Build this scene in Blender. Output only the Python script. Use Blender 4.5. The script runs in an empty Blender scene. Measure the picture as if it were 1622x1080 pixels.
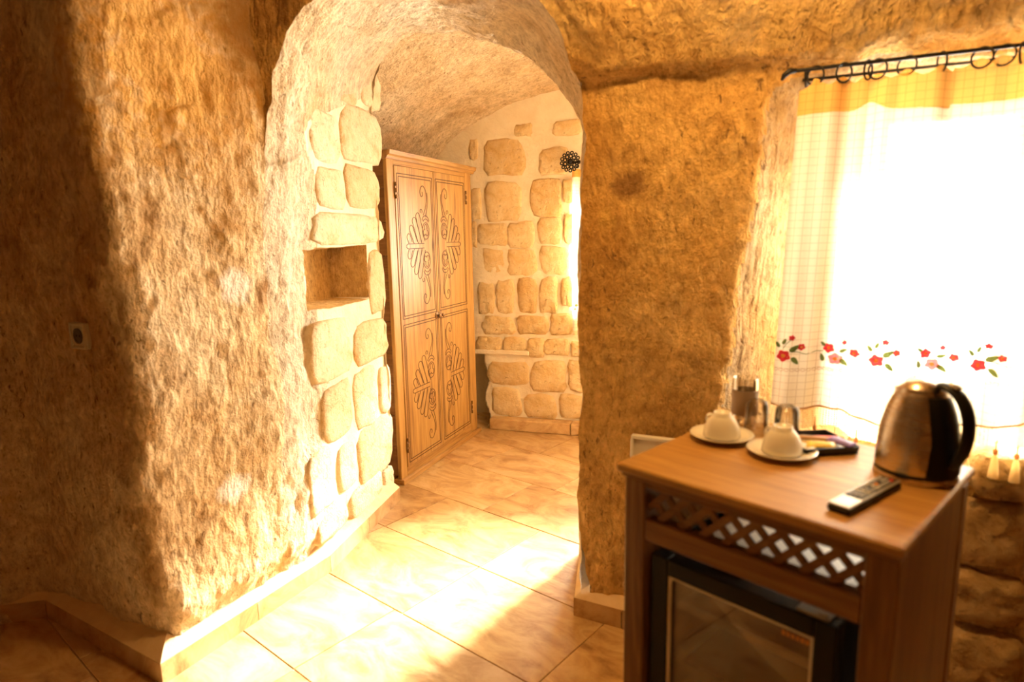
import bpy, math, random
import numpy as np
from mathutils import Matrix, Vector

random.seed(7)
rng = np.random.default_rng(7)
SC = bpy.context.scene
COL = SC.collection
PI = math.pi

# ------------------------------------------------------------------ camera
F_PX, PITCH, ROLL, CAM_H = 1006.0, 0.16620, 0.01870, 1.45
_fw = np.array([0, math.cos(PITCH), -math.sin(PITCH)])
_rt = np.array([1.0, 0, 0])
_dn = np.cross(_fw, _rt)
_R = np.array([math.cos(ROLL) * _rt + math.sin(ROLL) * _dn, -math.sin(ROLL) * _rt + math.cos(ROLL) * _dn, _fw])
CAM = np.array([0, 0, CAM_H])
cd = bpy.data.cameras.new('camera')
cam = bpy.data.objects.new('camera', cd)
COL.objects.link(cam)
m = Matrix.Identity(4)
for i in range(3):
    m[i][0] = _R[0][i]; m[i][1] = -_R[1][i]; m[i][2] = -_R[2][i]; m[i][3] = CAM[i]
cam.matrix_world = m
cd.sensor_fit = 'HORIZONTAL'; cd.sensor_width = 36.0; cd.lens = F_PX / 1622 * 36
cd.clip_start = 0.05; cd.clip_end = 200
cd.dof.use_dof = True; cd.dof.focus_distance = 3.9; cd.dof.aperture_fstop = 2.0
SC.camera = cam

# ------------------------------------------------------------------ sky, sun, exposure
wd = bpy.data.worlds.new('sky'); SC.world = wd; wd.use_nodes = True
wd.node_tree.nodes['Background'].inputs[0].default_value = (1.0, 0.93, 0.82, 1)
wd.node_tree.nodes['Background'].inputs[1].default_value = 135.0
sd = bpy.data.lights.new('sun', 'SUN'); sd.energy = 80.0; sd.angle = math.radians(11); sd.color = (1.0, 0.95, 0.86)
sun = bpy.data.objects.new('sun', sd); COL.objects.link(sun)
SUN_AZ, SUN_EL = (0.672, 0.741), math.radians(25)
_sv = Vector((SUN_AZ[0] * math.cos(SUN_EL), SUN_AZ[1] * math.cos(SUN_EL), math.sin(SUN_EL)))
sun.rotation_euler = _sv.to_track_quat('Z', 'Y').to_euler()
sun.location = (6, 5, 6)
SC.view_settings.view_transform = 'Standard'; SC.view_settings.look = 'None'
SC.view_settings.gamma = 1.0; SC.view_settings.use_curve_mapping = False
SC.view_settings.exposure = 0.05

def portal(name, loc, normal, w, h):
    """light portal: only guides the sampling of the sky through a window opening"""
    d = bpy.data.lights.new(name, 'AREA'); d.shape = 'RECTANGLE'; d.size = w; d.size_y = h
    d.cycles.is_portal = True
    o = bpy.data.objects.new(name, d); COL.objects.link(o)
    o.location = loc
    o.rotation_euler = Vector(normal).to_track_quat('-Z', 'Z').to_euler()   # -Z looks into the room

# ------------------------------------------------------------------ pixel helpers
def pray(x, y):
    return _R.T @ np.array([(x - 811) / F_PX, (y - 540) / F_PX, 1.0])
def onz(x, y, z):
    d = pray(x, y); return CAM + d * ((z - CAM_H) / d[2])
def onplane(x, y, o, n):
    d = pray(x, y); o = np.asarray(o, float); n = np.asarray(n, float)
    return CAM + d * ((n @ (o - CAM)) / (n @ d))

# ------------------------------------------------------------------ object helpers
def tag(o, label=None, cat=None, group=None, kind=None):
    if label: o['label'] = label
    if cat: o['category'] = cat
    if group: o['group'] = group
    if kind: o['kind'] = kind
    return o
def empty(name, loc=(0, 0, 0), rz=0.0, label=None, cat=None, group=None, kind=None):
    o = bpy.data.objects.new(name, None); COL.objects.link(o)
    o.empty_display_size = 0.05
    o.location = loc; o.rotation_euler = (0, 0, rz)
    return tag(o, label, cat, group, kind)
def link(name, me, mat, parent=None):
    o = bpy.data.objects.new(name, me); COL.objects.link(o)
    if mat is not None and not me.materials: me.materials.append(mat)
    if parent is not None: o.parent = parent
    return o

class MB:
    def __init__(s): s.v = []; s.f = []
    def add(s, vs, fs, M=None):
        b = len(s.v)
        if M is not None: vs = [tuple(M @ Vector(q)) for q in vs]
        s.v += [tuple(map(float, q)) for q in vs]
        s.f += [tuple(i + b for i in q) for q in fs]
        return s
    def box(s, x0, x1, y0, y1, z0, z1, M=None, c=0.0):
        """box; c > 0 chamfers the edges"""
        if c <= 0:
            vs = [(x, y, z) for z in (z0, z1) for y in (y0, y1) for x in (x0, x1)]
            return s.add(vs, [(0, 2, 3, 1), (4, 5, 7, 6), (0, 1, 5, 4), (2, 6, 7, 3), (0, 4, 6, 2), (1, 3, 7, 5)], M)
        X, Y, Z = (x0, x1), (y0, y1), (z0, z1)
        sg = (c, -c)
        vs = []; idx = {}
        for i in (0, 1):
            for j in (0, 1):
                for k in (0, 1):
                    p = (X[i], Y[j], Z[k]); q = (X[i] + sg[i], Y[j] + sg[j], Z[k] + sg[k])
                    for a in range(3):
                        w = list(q); w[a] = p[a]; idx[(i, j, k, a)] = len(vs); vs.append(tuple(w))
        fs = []
        for a in range(3):
            b, d = [t for t in range(3) if t != a]
            for e in (0, 1):
                loop = []
                for (p, q) in ((0, 0), (1, 0), (1, 1), (0, 1)):
                    t = [0, 0, 0]; t[a] = e; t[b] = p; t[d] = q; loop.append(idx[(*t, a)])
                flip = (e == 0) ^ (a == 1)
                fs.append(tuple(reversed(loop)) if flip else tuple(loop))
        for a in range(3):                       # edges along axis a
            b, d = [t for t in range(3) if t != a]
            for p in (0, 1):
                for q in (0, 1):
                    t0 = [0, 0, 0]; t1 = [0, 0, 0]; t1[a] = 1
                    for t in (t0, t1): t[b] = p; t[d] = q
                    fs.append((idx[(*t0, b)], idx[(*t1, b)], idx[(*t1, d)], idx[(*t0, d)]))
        for i in (0, 1):
            for j in (0, 1):
                for k in (0, 1):
                    fs.append(tuple(idx[(i, j, k, a)] for a in range(3)))
        return s.add(vs, fs, M)
    def lathe(s, prof, n=32, M=None, cap0=False, cap1=False):
        vs = []; fs = []
        for r, z in prof:
            for k in range(n):
                a = 2 * PI * k / n; vs.append((r * math.cos(a), r * math.sin(a), z))
        for i in range(len(prof) - 1):
            for k in range(n):
                k2 = (k + 1) % n
                fs.append((i * n + k, i * n + k2, (i + 1) * n + k2, (i + 1) * n + k))
        if cap0: fs.append(tuple(reversed(range(n))))
        if cap1: fs.append(tuple((len(prof) - 1) * n + k for k in range(n)))
        return s.add(vs, fs, M)
    def tube(s, path, r, n=8, closed=False, M=None):
        P = [Vector(p) for p in path]; N = len(P)
        rr = r if isinstance(r, (list, tuple)) else [r] * N
        vs = []; fs = []
        prev = None
        for i, p in enumerate(P):
            a = P[(i - 1) % N] if (closed or i > 0) else P[i]
            b = P[(i + 1) % N] if (closed or i < N - 1) else P[i]
            t = (b - a).normalized()
            if prev is None:
                u = t.orthogonal().normalized()
            else:
                u = (prev - t * prev.dot(t)).normalized()
            prev = u
            w = t.cross(u)
            for k in range(n):
                ang = 2 * PI * k / n
                vs.append(tuple(p + (u * math.cos(ang) + w * math.sin(ang)) * rr[i]))
        L = N if closed else N - 1
        for i in range(L):
            j = (i + 1) % N
            for k in range(n):
                k2 = (k + 1) % n
                fs.append((i * n + k, i * n + k2, j * n + k2, j * n + k))
        if not closed:
            fs.append(tuple(reversed(range(n)))); fs.append(tuple((N - 1) * n + k for k in range(n)))
        return s.add(vs, fs, M)
    def prism(s, poly, z0, z1, M=None):
        n = len(poly)
        vs = [(x, y, z0) for x, y in poly] + [(x, y, z1) for x, y in poly]
        fs = [tuple(reversed(range(n))), tuple(range(n, 2 * n))] + [(i, (i + 1) % n, n + (i + 1) % n, n + i) for i in range(n)]
        return s.add(vs, fs, M)
    def ribbon(s, pts, w, y=0.0, th=0.0012):
        """flat strip along a polyline lying in the local xz plane at depth y (faces -y)"""
        P = [Vector((p[0], 0, p[1])) for p in pts]; N = len(P); vs = []; fs = []
        for i in range(N):
            t = (P[min(i + 1, N - 1)] - P[max(i - 1, 0)])
            if t.length < 1e-9: t = Vector((1, 0, 0))
            t.normalize(); nn = Vector((-t.z, 0, t.x)) * (w / 2)
            for q in (P[i] + nn, P[i] - nn):
                vs.append((q.x, y - th, q.z))
            for q in (P[i] + nn, P[i] - nn):
                vs.append((q.x, y + .001, q.z))
        for i in range(N - 1):
            a = 4 * i; b = a + 4
            fs += [(a, a + 1, b + 1, b), (a, b, b + 2, a + 2), (a + 1, a + 3, b + 3, b + 1)]
        return s.add(vs, fs)
    def mesh(s, name, mat, smooth=False):
        me = bpy.data.meshes.new(name); me.from_pydata(s.v, [], s.f); me.update()
        if mat: me.materials.append(mat)
        if smooth: me.polygons.foreach_set('use_smooth', [True] * len(me.polygons))
        return me
    def build(s, name, mat, parent=None, smooth=False, bevel=0, auto=False):
        me = s.mesh(name, mat, smooth or auto)
        o = link(name, me, mat, parent)
        if auto: me.set_sharp_from_angle(angle=math.radians(38))
        if bevel:
            b = o.modifiers.new('bevel', 'BEVEL'); b.width = bevel; b.segments = 2; b.limit_method = 'ANGLE'
        return o

# ------------------------------------------------------------------ materials
MATS = {}
def new_mat(name, base=(.8, .8, .8), rough=.7, metal=0.0, spec=.5):
    mt = bpy.data.materials.new(name); mt.use_nodes = True
    b = mt.node_tree.nodes['Principled BSDF']
    b.inputs['Base Color'].default_value = (*base, 1); b.inputs['Roughness'].default_value = rough
    b.inputs['Metallic'].default_value = metal; b.inputs['Specular IOR Level'].default_value = spec
    MATS[name] = mt
    return mt, mt.node_tree, b
class NT:
    """small helper to write node trees"""
    def __init__(s, nt): s.nt = nt
    def n(s, t, **k):
        nd = s.nt.nodes.new(t)
        for a, b in k.items(): setattr(nd, a, b)
        return nd
    def l(s, a, b): s.nt.links.new(a, b)
    def coord(s, rot=(0, 0, 0), sc=(1, 1, 1), kind='Object'):
        tc = s.n('ShaderNodeTexCoord'); mp = s.n('ShaderNodeMapping'); s.l(tc.outputs[kind], mp.inputs[0])
        mp.inputs['Rotation'].default_value = rot; mp.inputs['Scale'].default_value = sc
        return mp.outputs[0]
    def noise(s, vec, scale, detail=4, rough=.55, dist=0.0):
        t = s.n('ShaderNodeTexNoise'); s.l(vec, t.inputs['Vector'])
        t.inputs['Scale'].default_value = scale; t.inputs['Detail'].default_value = detail
        t.inputs['Roughness'].default_value = rough; t.inputs['Distortion'].default_value = dist
        return t.outputs['Fac']
    def ramp(s, fac, stops):
        r = s.n('ShaderNodeValToRGB'); s.l(fac, r.inputs[0]); e = r.color_ramp.elements
        while len(e) < len(stops): e.new(.5)
        for q, (p, c) in zip(e, stops):
            q.position = p; q.color = (*c, 1) if len(c) == 3 else c
        return r.outputs[0]
    def math(s, op, a, b=None, clamp=False):
        q = s.n('ShaderNodeMath', operation=op); q.use_clamp = clamp
        for i, t in enumerate((a, b)):
            if t is None: continue
            if isinstance(t, (int, float)): q.inputs[i].default_value = t
            else: s.l(t, q.inputs[i])
        return q.outputs[0]
    def mix(s, fac, a, b, mode='MIX'):
        q = s.n('ShaderNodeMix', data_type='RGBA', blend_type=mode)
        for i, t in ((0, fac), (6, a), (7, b)):
            if isinstance(t, (int, float)): q.inputs[i].default_value = t
            elif isinstance(t, tuple): q.inputs[i].default_value = (*t, 1)
            else: s.l(t, q.inputs[i])
        return q.outputs[2]
    def bump(s, hgt, strength, dist, normal_in):
        b = s.n('ShaderNodeBump'); b.inputs['Strength'].default_value = strength; b.inputs['Distance'].default_value = dist
        s.l(hgt, b.inputs['Height']); s.l(b.outputs[0], normal_in)

def rock_mat(name, rot=(0, .6, 0), stretch=.18, cols=None, streak=.9, bump=.9, orange=.0, dist=.030, spots=(), ochre=.75):
    cols = cols or [(.26, (.46, .27, .11)), (.39, (.75, .53, .28)), (.52, (.86, .68, .43)), (.72, (.91, .79, .58))]
    mt, nt, b = new_mat(name, rough=.93, spec=.12); T = NT(nt)
    c = T.coord()
    big = T.noise(c, 2.1, 6, .62, .35)
    base = T.ramp(big, cols)
    oc = T.noise(T.coord(sc=(1, 1, .7)), 1.3, 3, .5, .4)
    base = T.mix(T.ramp(oc, [(.48, (0, 0, 0)), (.66, (ochre + orange * .25,) * 3)]), base, (.66, .36, .10))
    med = T.noise(c, 17, 5, .65)
    grain = T.noise(T.coord(rot=rot, sc=(1, 1, .6)), 48, 5, .75, .2)
    base = T.mix(.8, base, T.ramp(grain, [(.28, (.40, .30, .21)), (.43, (.92, .88, .82)), (.62, (1.15, 1.15, 1.15))]), 'MULTIPLY')
    base = T.mix(.55, base, T.ramp(med, [(.3, (.42, .36, .30)), (.6, (1, 1, 1))]), 'MULTIPLY')
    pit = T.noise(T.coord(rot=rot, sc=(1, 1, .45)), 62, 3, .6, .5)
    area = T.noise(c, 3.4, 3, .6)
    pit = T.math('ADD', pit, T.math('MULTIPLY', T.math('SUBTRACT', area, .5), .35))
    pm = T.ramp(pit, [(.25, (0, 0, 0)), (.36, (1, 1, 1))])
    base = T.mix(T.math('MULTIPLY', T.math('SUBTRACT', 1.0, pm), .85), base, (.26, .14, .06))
    for (loc, sc, col, amt) in spots:              # mineral stains, worn patches and painted-in lamp light with a place of their own
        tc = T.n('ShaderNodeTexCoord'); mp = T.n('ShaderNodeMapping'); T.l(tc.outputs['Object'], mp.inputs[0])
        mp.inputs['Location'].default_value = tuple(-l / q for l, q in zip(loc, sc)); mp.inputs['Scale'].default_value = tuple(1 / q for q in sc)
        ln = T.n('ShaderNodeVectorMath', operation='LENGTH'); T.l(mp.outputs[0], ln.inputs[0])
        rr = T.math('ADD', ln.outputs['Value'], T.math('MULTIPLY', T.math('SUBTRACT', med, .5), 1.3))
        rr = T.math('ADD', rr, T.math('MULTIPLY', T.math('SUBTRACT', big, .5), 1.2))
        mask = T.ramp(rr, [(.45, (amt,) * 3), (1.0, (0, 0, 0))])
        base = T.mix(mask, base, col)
    T.l(base, b.inputs['Base Color'])
    st = T.noise(T.coord(rot=rot, sc=(1, 1, stretch)), 34, 2, .5, .25)
    fine = T.noise(c, 95, 4, .65)
    hg = T.math('ADD', T.math('MULTIPLY', st, streak), T.math('MULTIPLY', fine, .35))
    hg = T.math('ADD', hg, T.math('MULTIPLY', med, .5))
    hg = T.math('ADD', hg, T.math('MULTIPLY', pm, .35))
    hg = T.math('ADD', hg, T.math('MULTIPLY', grain, .6))
    T.bump(hg, bump, dist, b.inputs['Normal'])
    return mt

def stone_mat(name, cols):
    mt, nt, b = new_mat(name, rough=.92, spec=.12); T = NT(nt)
    c = T.coord()
    base = T.ramp(T.noise(c, 9, 6, .65, .4), cols)
    oi = T.n('ShaderNodeObjectInfo')
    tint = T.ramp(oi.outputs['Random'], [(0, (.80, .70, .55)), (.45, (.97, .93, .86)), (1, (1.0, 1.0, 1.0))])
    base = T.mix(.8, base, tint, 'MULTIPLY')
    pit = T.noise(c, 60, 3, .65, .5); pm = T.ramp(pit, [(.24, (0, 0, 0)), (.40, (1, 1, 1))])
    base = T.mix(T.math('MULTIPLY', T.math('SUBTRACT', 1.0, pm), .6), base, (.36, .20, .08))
    T.l(base, b.inputs['Base Color'])
    hg = T.math('ADD', T.noise(c, 30, 6, .7, .4), T.math('MULTIPLY', pm, .25))
    T.bump(hg, .9, .02, b.inputs['Normal'])
    return mt

def plaster_mat(name, c0, c1, scale=7, bump=.5):
    mt, nt, b = new_mat(name, rough=.92, spec=.15); T = NT(nt); c = T.coord()
    T.l(T.ramp(T.noise(c, scale, 6, .6, .3), [(.3, c0), (.65, c1)]), b.inputs['Base Color'])
    T.bump(T.noise(c, 40, 6, .65), bump, .015, b.inputs['Normal'])
    return mt

def wood_mat(name, axis, c0, c1, c2, rough=.45, scale=1.0, spec=.4, coat=0.0):
    """grain runs along the given local axis"""
    mt, nt, b = new_mat(name, rough=rough, spec=spec); T = NT(nt)
    sc = [9 * scale] * 3; sc[axis] = .55 * scale
    oi = T.n('ShaderNodeObjectInfo')
    tc = T.n('ShaderNodeTexCoord'); mp = T.n('ShaderNodeMapping'); T.l(tc.outputs['Object'], mp.inputs[0])
    mp.inputs['Scale'].default_value = sc
    cmb = T.n('ShaderNodeCombineXYZ'); sh = T.math('MULTIPLY', oi.outputs['Random'], 7.0)
    for i in range(3): T.l(sh, cmb.inputs[i])
    T.l(cmb.outputs[0], mp.inputs['Location'])
    vec = mp.outputs[0]
    g = T.noise(vec, 2.2, 5, .6, 1.4)
    base = T.ramp(g, [(.30, c0), (.47, c1), (.70, c2)])
    fine = T.noise(vec, 13, 3, .6, .3)
    base = T.mix(.45, base, T.ramp(fine, [(.35, (.62, .55, .48)), (.6, (1, 1, 1))]), 'MULTIPLY')
    sk = [4.5] * 3; sk[axis] = 2.0
    kn = T.n('ShaderNodeTexVoronoi'); mk = T.n('ShaderNodeMapping'); T.l(tc.outputs['Object'], mk.inputs[0]); mk.inputs['Scale'].default_value = sk
    T.l(cmb.outputs[0], mk.inputs['Location'])
    T.l(mk.outputs[0], kn.inputs['Vector']); kn.inputs['Scale'].default_value = 1.0
    base = T.mix(T.ramp(kn.outputs['Distance'], [(.035, (.85,) * 3), (.11, (0, 0, 0))]), base, tuple(q * .45 for q in c0))
    tint = T.ramp(oi.outputs['Random'], [(0, (.86, .84, .82)), (1, (1, 1, 1))])
    base = T.mix(1.0, base, tint, 'MULTIPLY')
    T.l(base, b.inputs['Base Color'])
    b.inputs['Coat Weight'].default_value = coat; b.inputs['Coat Roughness'].default_value = .25
    T.bump(fine, .12, .003, b.inputs['Normal'])
    return mt

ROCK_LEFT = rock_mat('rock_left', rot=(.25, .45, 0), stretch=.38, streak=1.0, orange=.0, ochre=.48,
                      spots=[((-1.08, 2.12, 2.05), (.30, .5, .40), (.78, .40, .07), .8), ((-.98, 2.3, 1.80), (.14, .2, .35), (.62, .34, .10), .6), ((-.93, 2.42, 2.18), (.10, .2, .22), (.42, .22, .08), .7),  # first orange spot is warm lamp light painted into the rock colour
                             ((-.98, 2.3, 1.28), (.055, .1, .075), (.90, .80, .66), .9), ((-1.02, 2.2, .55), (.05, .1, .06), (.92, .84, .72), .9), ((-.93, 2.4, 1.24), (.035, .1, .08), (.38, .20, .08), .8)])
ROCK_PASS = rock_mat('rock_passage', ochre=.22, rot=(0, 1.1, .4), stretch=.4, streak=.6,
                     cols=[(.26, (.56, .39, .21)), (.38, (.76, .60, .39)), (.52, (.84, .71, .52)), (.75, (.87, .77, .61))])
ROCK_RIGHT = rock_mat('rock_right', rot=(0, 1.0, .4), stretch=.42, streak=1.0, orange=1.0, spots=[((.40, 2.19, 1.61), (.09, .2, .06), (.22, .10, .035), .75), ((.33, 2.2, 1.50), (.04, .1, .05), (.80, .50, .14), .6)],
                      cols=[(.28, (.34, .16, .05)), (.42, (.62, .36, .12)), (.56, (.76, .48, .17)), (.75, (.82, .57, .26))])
ROCK_TOP_LIT = rock_mat('rock_top_lit', rot=(0, .12, .4), stretch=.22, streak=1.5, orange=1.0, dist=.04,  # brighter tones paint lamp light onto the rock above the crease
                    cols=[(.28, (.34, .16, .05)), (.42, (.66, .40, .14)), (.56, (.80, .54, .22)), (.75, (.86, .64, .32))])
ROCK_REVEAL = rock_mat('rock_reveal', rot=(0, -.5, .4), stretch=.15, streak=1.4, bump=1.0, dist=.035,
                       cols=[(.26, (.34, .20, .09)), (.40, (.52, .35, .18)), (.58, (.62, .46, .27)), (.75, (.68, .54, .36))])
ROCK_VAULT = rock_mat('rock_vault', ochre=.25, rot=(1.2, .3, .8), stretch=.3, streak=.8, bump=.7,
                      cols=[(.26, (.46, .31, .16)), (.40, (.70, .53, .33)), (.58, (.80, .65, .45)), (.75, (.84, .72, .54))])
ROCK_NICHE_SHADE = rock_mat('rock_niche_shade', bump=.6, cols=[(.28, (.40, .22, .07)), (.45, (.58, .35, .12)), (.7, (.68, .44, .17))])  # darker tones put the niche's shade into the rock colour
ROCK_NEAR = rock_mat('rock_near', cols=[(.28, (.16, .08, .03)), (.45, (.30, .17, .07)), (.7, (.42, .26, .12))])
MORTAR = plaster_mat('lime_mortar', (.76, .62, .42), (.86, .74, .55))
STONE = stone_mat('cut_stone', [(.28, (.60, .38, .16)), (.44, (.78, .56, .28)), (.62, (.85, .67, .40))])
STONE_PALE = stone_mat('pale_stone', [(.30, (.62, .44, .22)), (.42, (.80, .63, .40)), (.60, (.86, .74, .54))])
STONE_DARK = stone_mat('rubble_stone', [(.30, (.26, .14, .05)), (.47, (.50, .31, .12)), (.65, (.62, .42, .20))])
FILLET = plaster_mat('baseboard_plaster', (.72, .50, .26), (.80, .60, .34), 12, .3)
GROUT = plaster_mat('grout', (.60, .42, .22), (.70, .50, .28), 20, .2)
SHELL = plaster_mat('shell_surface', (.60, .50, .38), (.70, .60, .46))

def tile_mat():
    mt, nt, b = new_mat('travertine', rough=.42, spec=.4); T = NT(nt)
    oi = T.n('ShaderNodeObjectInfo'); tc = T.n('ShaderNodeTexCoord'); mp = T.n('ShaderNodeMapping')
    T.l(tc.outputs['Object'], mp.inputs[0])
    cmb = T.n('ShaderNodeCombineXYZ'); sh = T.math('MULTIPLY', oi.outputs['Random'], 30.0)
    for i in range(3): T.l(sh, cmb.inputs[i])
    T.l(cmb.outputs[0], mp.inputs['Location']); mp.inputs['Scale'].default_value = (.8, 1.5, 1)
    g = T.noise(mp.outputs[0], 4.5, 8, .68, 1.1)
    base = T.ramp(g, [(.28, (.26, .125, .042)), (.42, (.46, .275, .11)), (.55, (.60, .40, .185)), (.72, (.68, .49, .27))])
    tint = T.ramp(oi.outputs['Random'], [(0, (.86, .80, .72)), (.5, (1, 1, 1)), (1, (.95, .90, .82))])
    base = T.mix(1.0, base, tint, 'MULTIPLY')
    base = T.mix(1.0, base, oi.outputs['Color'], 'MULTIPLY')
    T.l(base, b.inputs['Base Color'])
    T.l(T.ramp(T.noise(mp.outputs[0], 9, 4, .6), [(.3, (.55,) * 3), (.7, (.34,) * 3)]), b.inputs['Roughness'])
    T.bump(T.noise(mp.outputs[0], 35, 6, .7), .15, .004, b.inputs['Normal'])
    return mt
TILE = tile_mat()
WARD_V = wood_mat('pine_vertical', 2, (.25, .115, .028), (.42, .225, .060), (.53, .31, .095))
WARD_H = wood_mat('pine_horizontal', 0, (.24, .11, .027), (.40, .21, .057), (.51, .29, .090))
WARD_SIDE_SHADE = wood_mat('pine_side_shade', 1, (.15, .062, .018), (.24, .105, .030), (.30, .145, .045), rough=.6)  # pine darkened so the side's shade is painted into the wood
CARVE = new_mat('carved_groove', (.075, .030, .009), .8)[0]
CAB_H = wood_mat('walnut_top', 0, (.30, .140, .032), (.49, .255, .064), (.60, .345, .10), rough=.38, spec=.35, coat=.08)
CAB_V = wood_mat('walnut_vertical', 2, (.16, .075, .018), (.27, .130, .034), (.35, .180, .052), rough=.42, spec=.3)
CAB_X = wood_mat('walnut_rail', 0, (.16, .075, .018), (.27, .130, .034), (.35, .180, .052), rough=.42, spec=.3)
IRON = new_mat('wrought_iron', (.018, .014, .012), .5, .6)[0]
BRASS = new_mat('aged_brass', (.22, .12, .05), .45, .8)[0]
BLACK = new_mat('black_plastic', (.012, .010, .008), .38, spec=.25)[0]
BLACK_MATT = new_mat('black_matt', (.010, .009, .008), .6)[0]
WHITE_PL = new_mat('white_plastic', (.78, .72, .60), .4)[0]
GREY_PL = new_mat('grey_plastic', (.42, .42, .42), .4)[0]
SOCKET = new_mat('socket_plastic', (.60, .52, .36), .45)[0]
PORCELAIN = new_mat('porcelain', (.84, .78, .66), .15, spec=.6)[0]
SILVER = new_mat('silver_plastic', (.62, .60, .58), .28, .5)[0]
PAINT_W = new_mat('white_paint', (.80, .74, .62), .5)[0]
LINER = plaster_mat('fridge_liner', (.88, .80, .66), (.90, .83, .70), 3, .05)
LABEL = new_mat('sleeve', (.30, .20, .13), .5)[0]

def steel():
    mt, nt, b = new_mat('brushed_steel', (.62, .55, .47), .24, 1.0); T = NT(nt)
    n = T.noise(T.coord(sc=(1, 1, 60)), 30, 2, .5)
    T.l(T.ramp(n, [(.3, (.25,) * 3), (.7, (.29,) * 3)]), b.inputs['Roughness'])
    return mt
STEEL = steel()
def thin_glass(name, tint=(1, 1, 1), refl=.10):
    mt = bpy.data.materials.new(name); mt.use_nodes = True; nt = mt.node_tree; T = NT(nt)
    nt.nodes.remove(nt.nodes['Principled BSDF'])
    tr = T.n('ShaderNodeBsdfTransparent'); tr.inputs[0].default_value = (*tint, 1)
    gl = T.n('ShaderNodeBsdfGlossy'); gl.inputs['Roughness'].default_value = .03
    lw = T.n('ShaderNodeLayerWeight'); lw.inputs[0].default_value = .35
    fac = T.math('ADD', T.math('MULTIPLY', lw.outputs['Fresnel'], .8), refl, True)
    mx = T.n('ShaderNodeMixShader'); T.l(fac, mx.inputs[0]); T.l(tr.outputs[0], mx.inputs[1]); T.l(gl.outputs[0], mx.inputs[2])
    T.l(mx.outputs[0], nt.nodes['Material Output'].inputs[0])
    return mt
PANE = thin_glass('window_glass', (.97, .98, .97), .02)
FRIDGE_GLASS = thin_glass('fridge_glass', (.98, .95, .90), .06)
GLASS = thin_glass('drinking_glass', (.96, .94, .90), .03)

def fabric(name, col, trans=.55, clear=.0, grid=True, line=(.42, .26, .10), lace=False, spacing=.022):
    mt = bpy.data.materials.new(name); mt.use_nodes = True; nt = mt.node_tree; T = NT(nt)
    nt.nodes.remove(nt.nodes['Principled BSDF'])
    uv = T.n('ShaderNodeUVMap'); sp = T.n('ShaderNodeSeparateXYZ'); T.l(uv.outputs[0], sp.inputs[0])
    col_s = None
    if grid:
        fu = T.math('FRACT', T.math('DIVIDE', sp.outputs[0], spacing)); fv = T.math('FRACT', T.math('DIVIDE', sp.outputs[1], spacing))
        ln = T.math('MAXIMUM', T.math('LESS_THAN', fu, .075), T.math('LESS_THAN', fv, .075))
        col_s = T.mix(T.math('MULTIPLY', ln, .55), col, line)
    di = T.n('ShaderNodeBsdfDiffuse'); tl = T.n('ShaderNodeBsdfTranslucent')
    for q in (di, tl):
        if col_s is not None: T.l(col_s, q.inputs[0])
        else: q.inputs[0].default_value = (*col, 1)
    mx = T.n('ShaderNodeMixShader'); mx.inputs[0].default_value = trans
    T.l(di.outputs[0], mx.inputs[1]); T.l(tl.outputs[0], mx.inputs[2]); out = mx.outputs[0]
    if clear or lace:
        tp = T.n('ShaderNodeBsdfTransparent'); m2 = T.n('ShaderNodeMixShader')
        if lace:
            a = T.math('FRACT', T.math('DIVIDE', sp.outputs[0], .007)); bb = T.math('FRACT', T.math('DIVIDE', sp.outputs[1], .007))
            hole = T.math('MULTIPLY', T.math('GREATER_THAN', a, .42), T.math('GREATER_THAN', bb, .42))
            T.l(hole, m2.inputs[0])
        else: m2.inputs[0].default_value = clear
        T.l(out, m2.inputs[1]); T.l(tp.outputs[0], m2.inputs[2]); out = m2.outputs[0]
    T.l(out, nt.nodes['Material Output'].inputs[0])
    return mt
CURTAIN = fabric('checked_muslin', (.82, .71, .52), .15, .030)
CURTAIN_HEAD = fabric('checked_muslin_doubled', (.80, .43, .11), .12, 0, True, (.42, .20, .04))
LACE = fabric('crochet_lace', (.66, .46, .22), .5, 0, False, lace=True)
HEM = fabric('hem_cord', (.50, .27, .12), .4, 0, False)
TASSEL = fabric('tassel_thread', (.80, .62, .34), .4, 0, False)
RED = fabric('red_thread', (.62, .05, .06), .45, 0, False)
PINK = fabric('pink_thread', (.80, .22, .26), .45, 0, False)
GREEN = fabric('green_thread', (.16, .20, .06), .45, 0, False)
YELLOW = fabric('yellow_thread', (.85, .55, .12), .45, 0, False)

# ------------------------------------------------------------------ noise for the rock surfaces
def vnoise(p, seed):
    i = np.floor(p).astype(np.int64); f = p - i; u = f * f * (3 - 2 * f)
    def hsh(a, b, c):
        h = (a * 374761393 + b * 668265263 + c * 1440670441 + seed * 1013904223) & 0xffffffff
        h = ((h ^ (h >> 13)) * 1274126177) & 0xffffffff
        h = (h ^ (h >> 16)) & 0xffff
        return h / 32767.5 - 1.0
    r = 0
    for dx in (0, 1):
        for dy in (0, 1):
            for dz in (0, 1):
                w = (u[..., 0] if dx else 1 - u[..., 0]) * (u[..., 1] if dy else 1 - u[..., 1]) * (u[..., 2] if dz else 1 - u[..., 2])
                r = r + w * hsh(i[..., 0] + dx, i[..., 1] + dy, i[..., 2] + dz)
    return r
OCT = ((.62, .034), (.22, .017), (.085, .0085), (.040, .0050), (.021, .0036))
def disp(p, octs=OCT):
    out = np.zeros_like(p)
    for k, (lam, a) in enumerate(octs):
        for c in range(3):
            out[..., c] += a * vnoise(p / lam + 17.3 * c, 11 * k + c)
    return out
def smooth(t): t = np.clip(t, 0, 1); return t * t * (3 - 2 * t)

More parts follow.
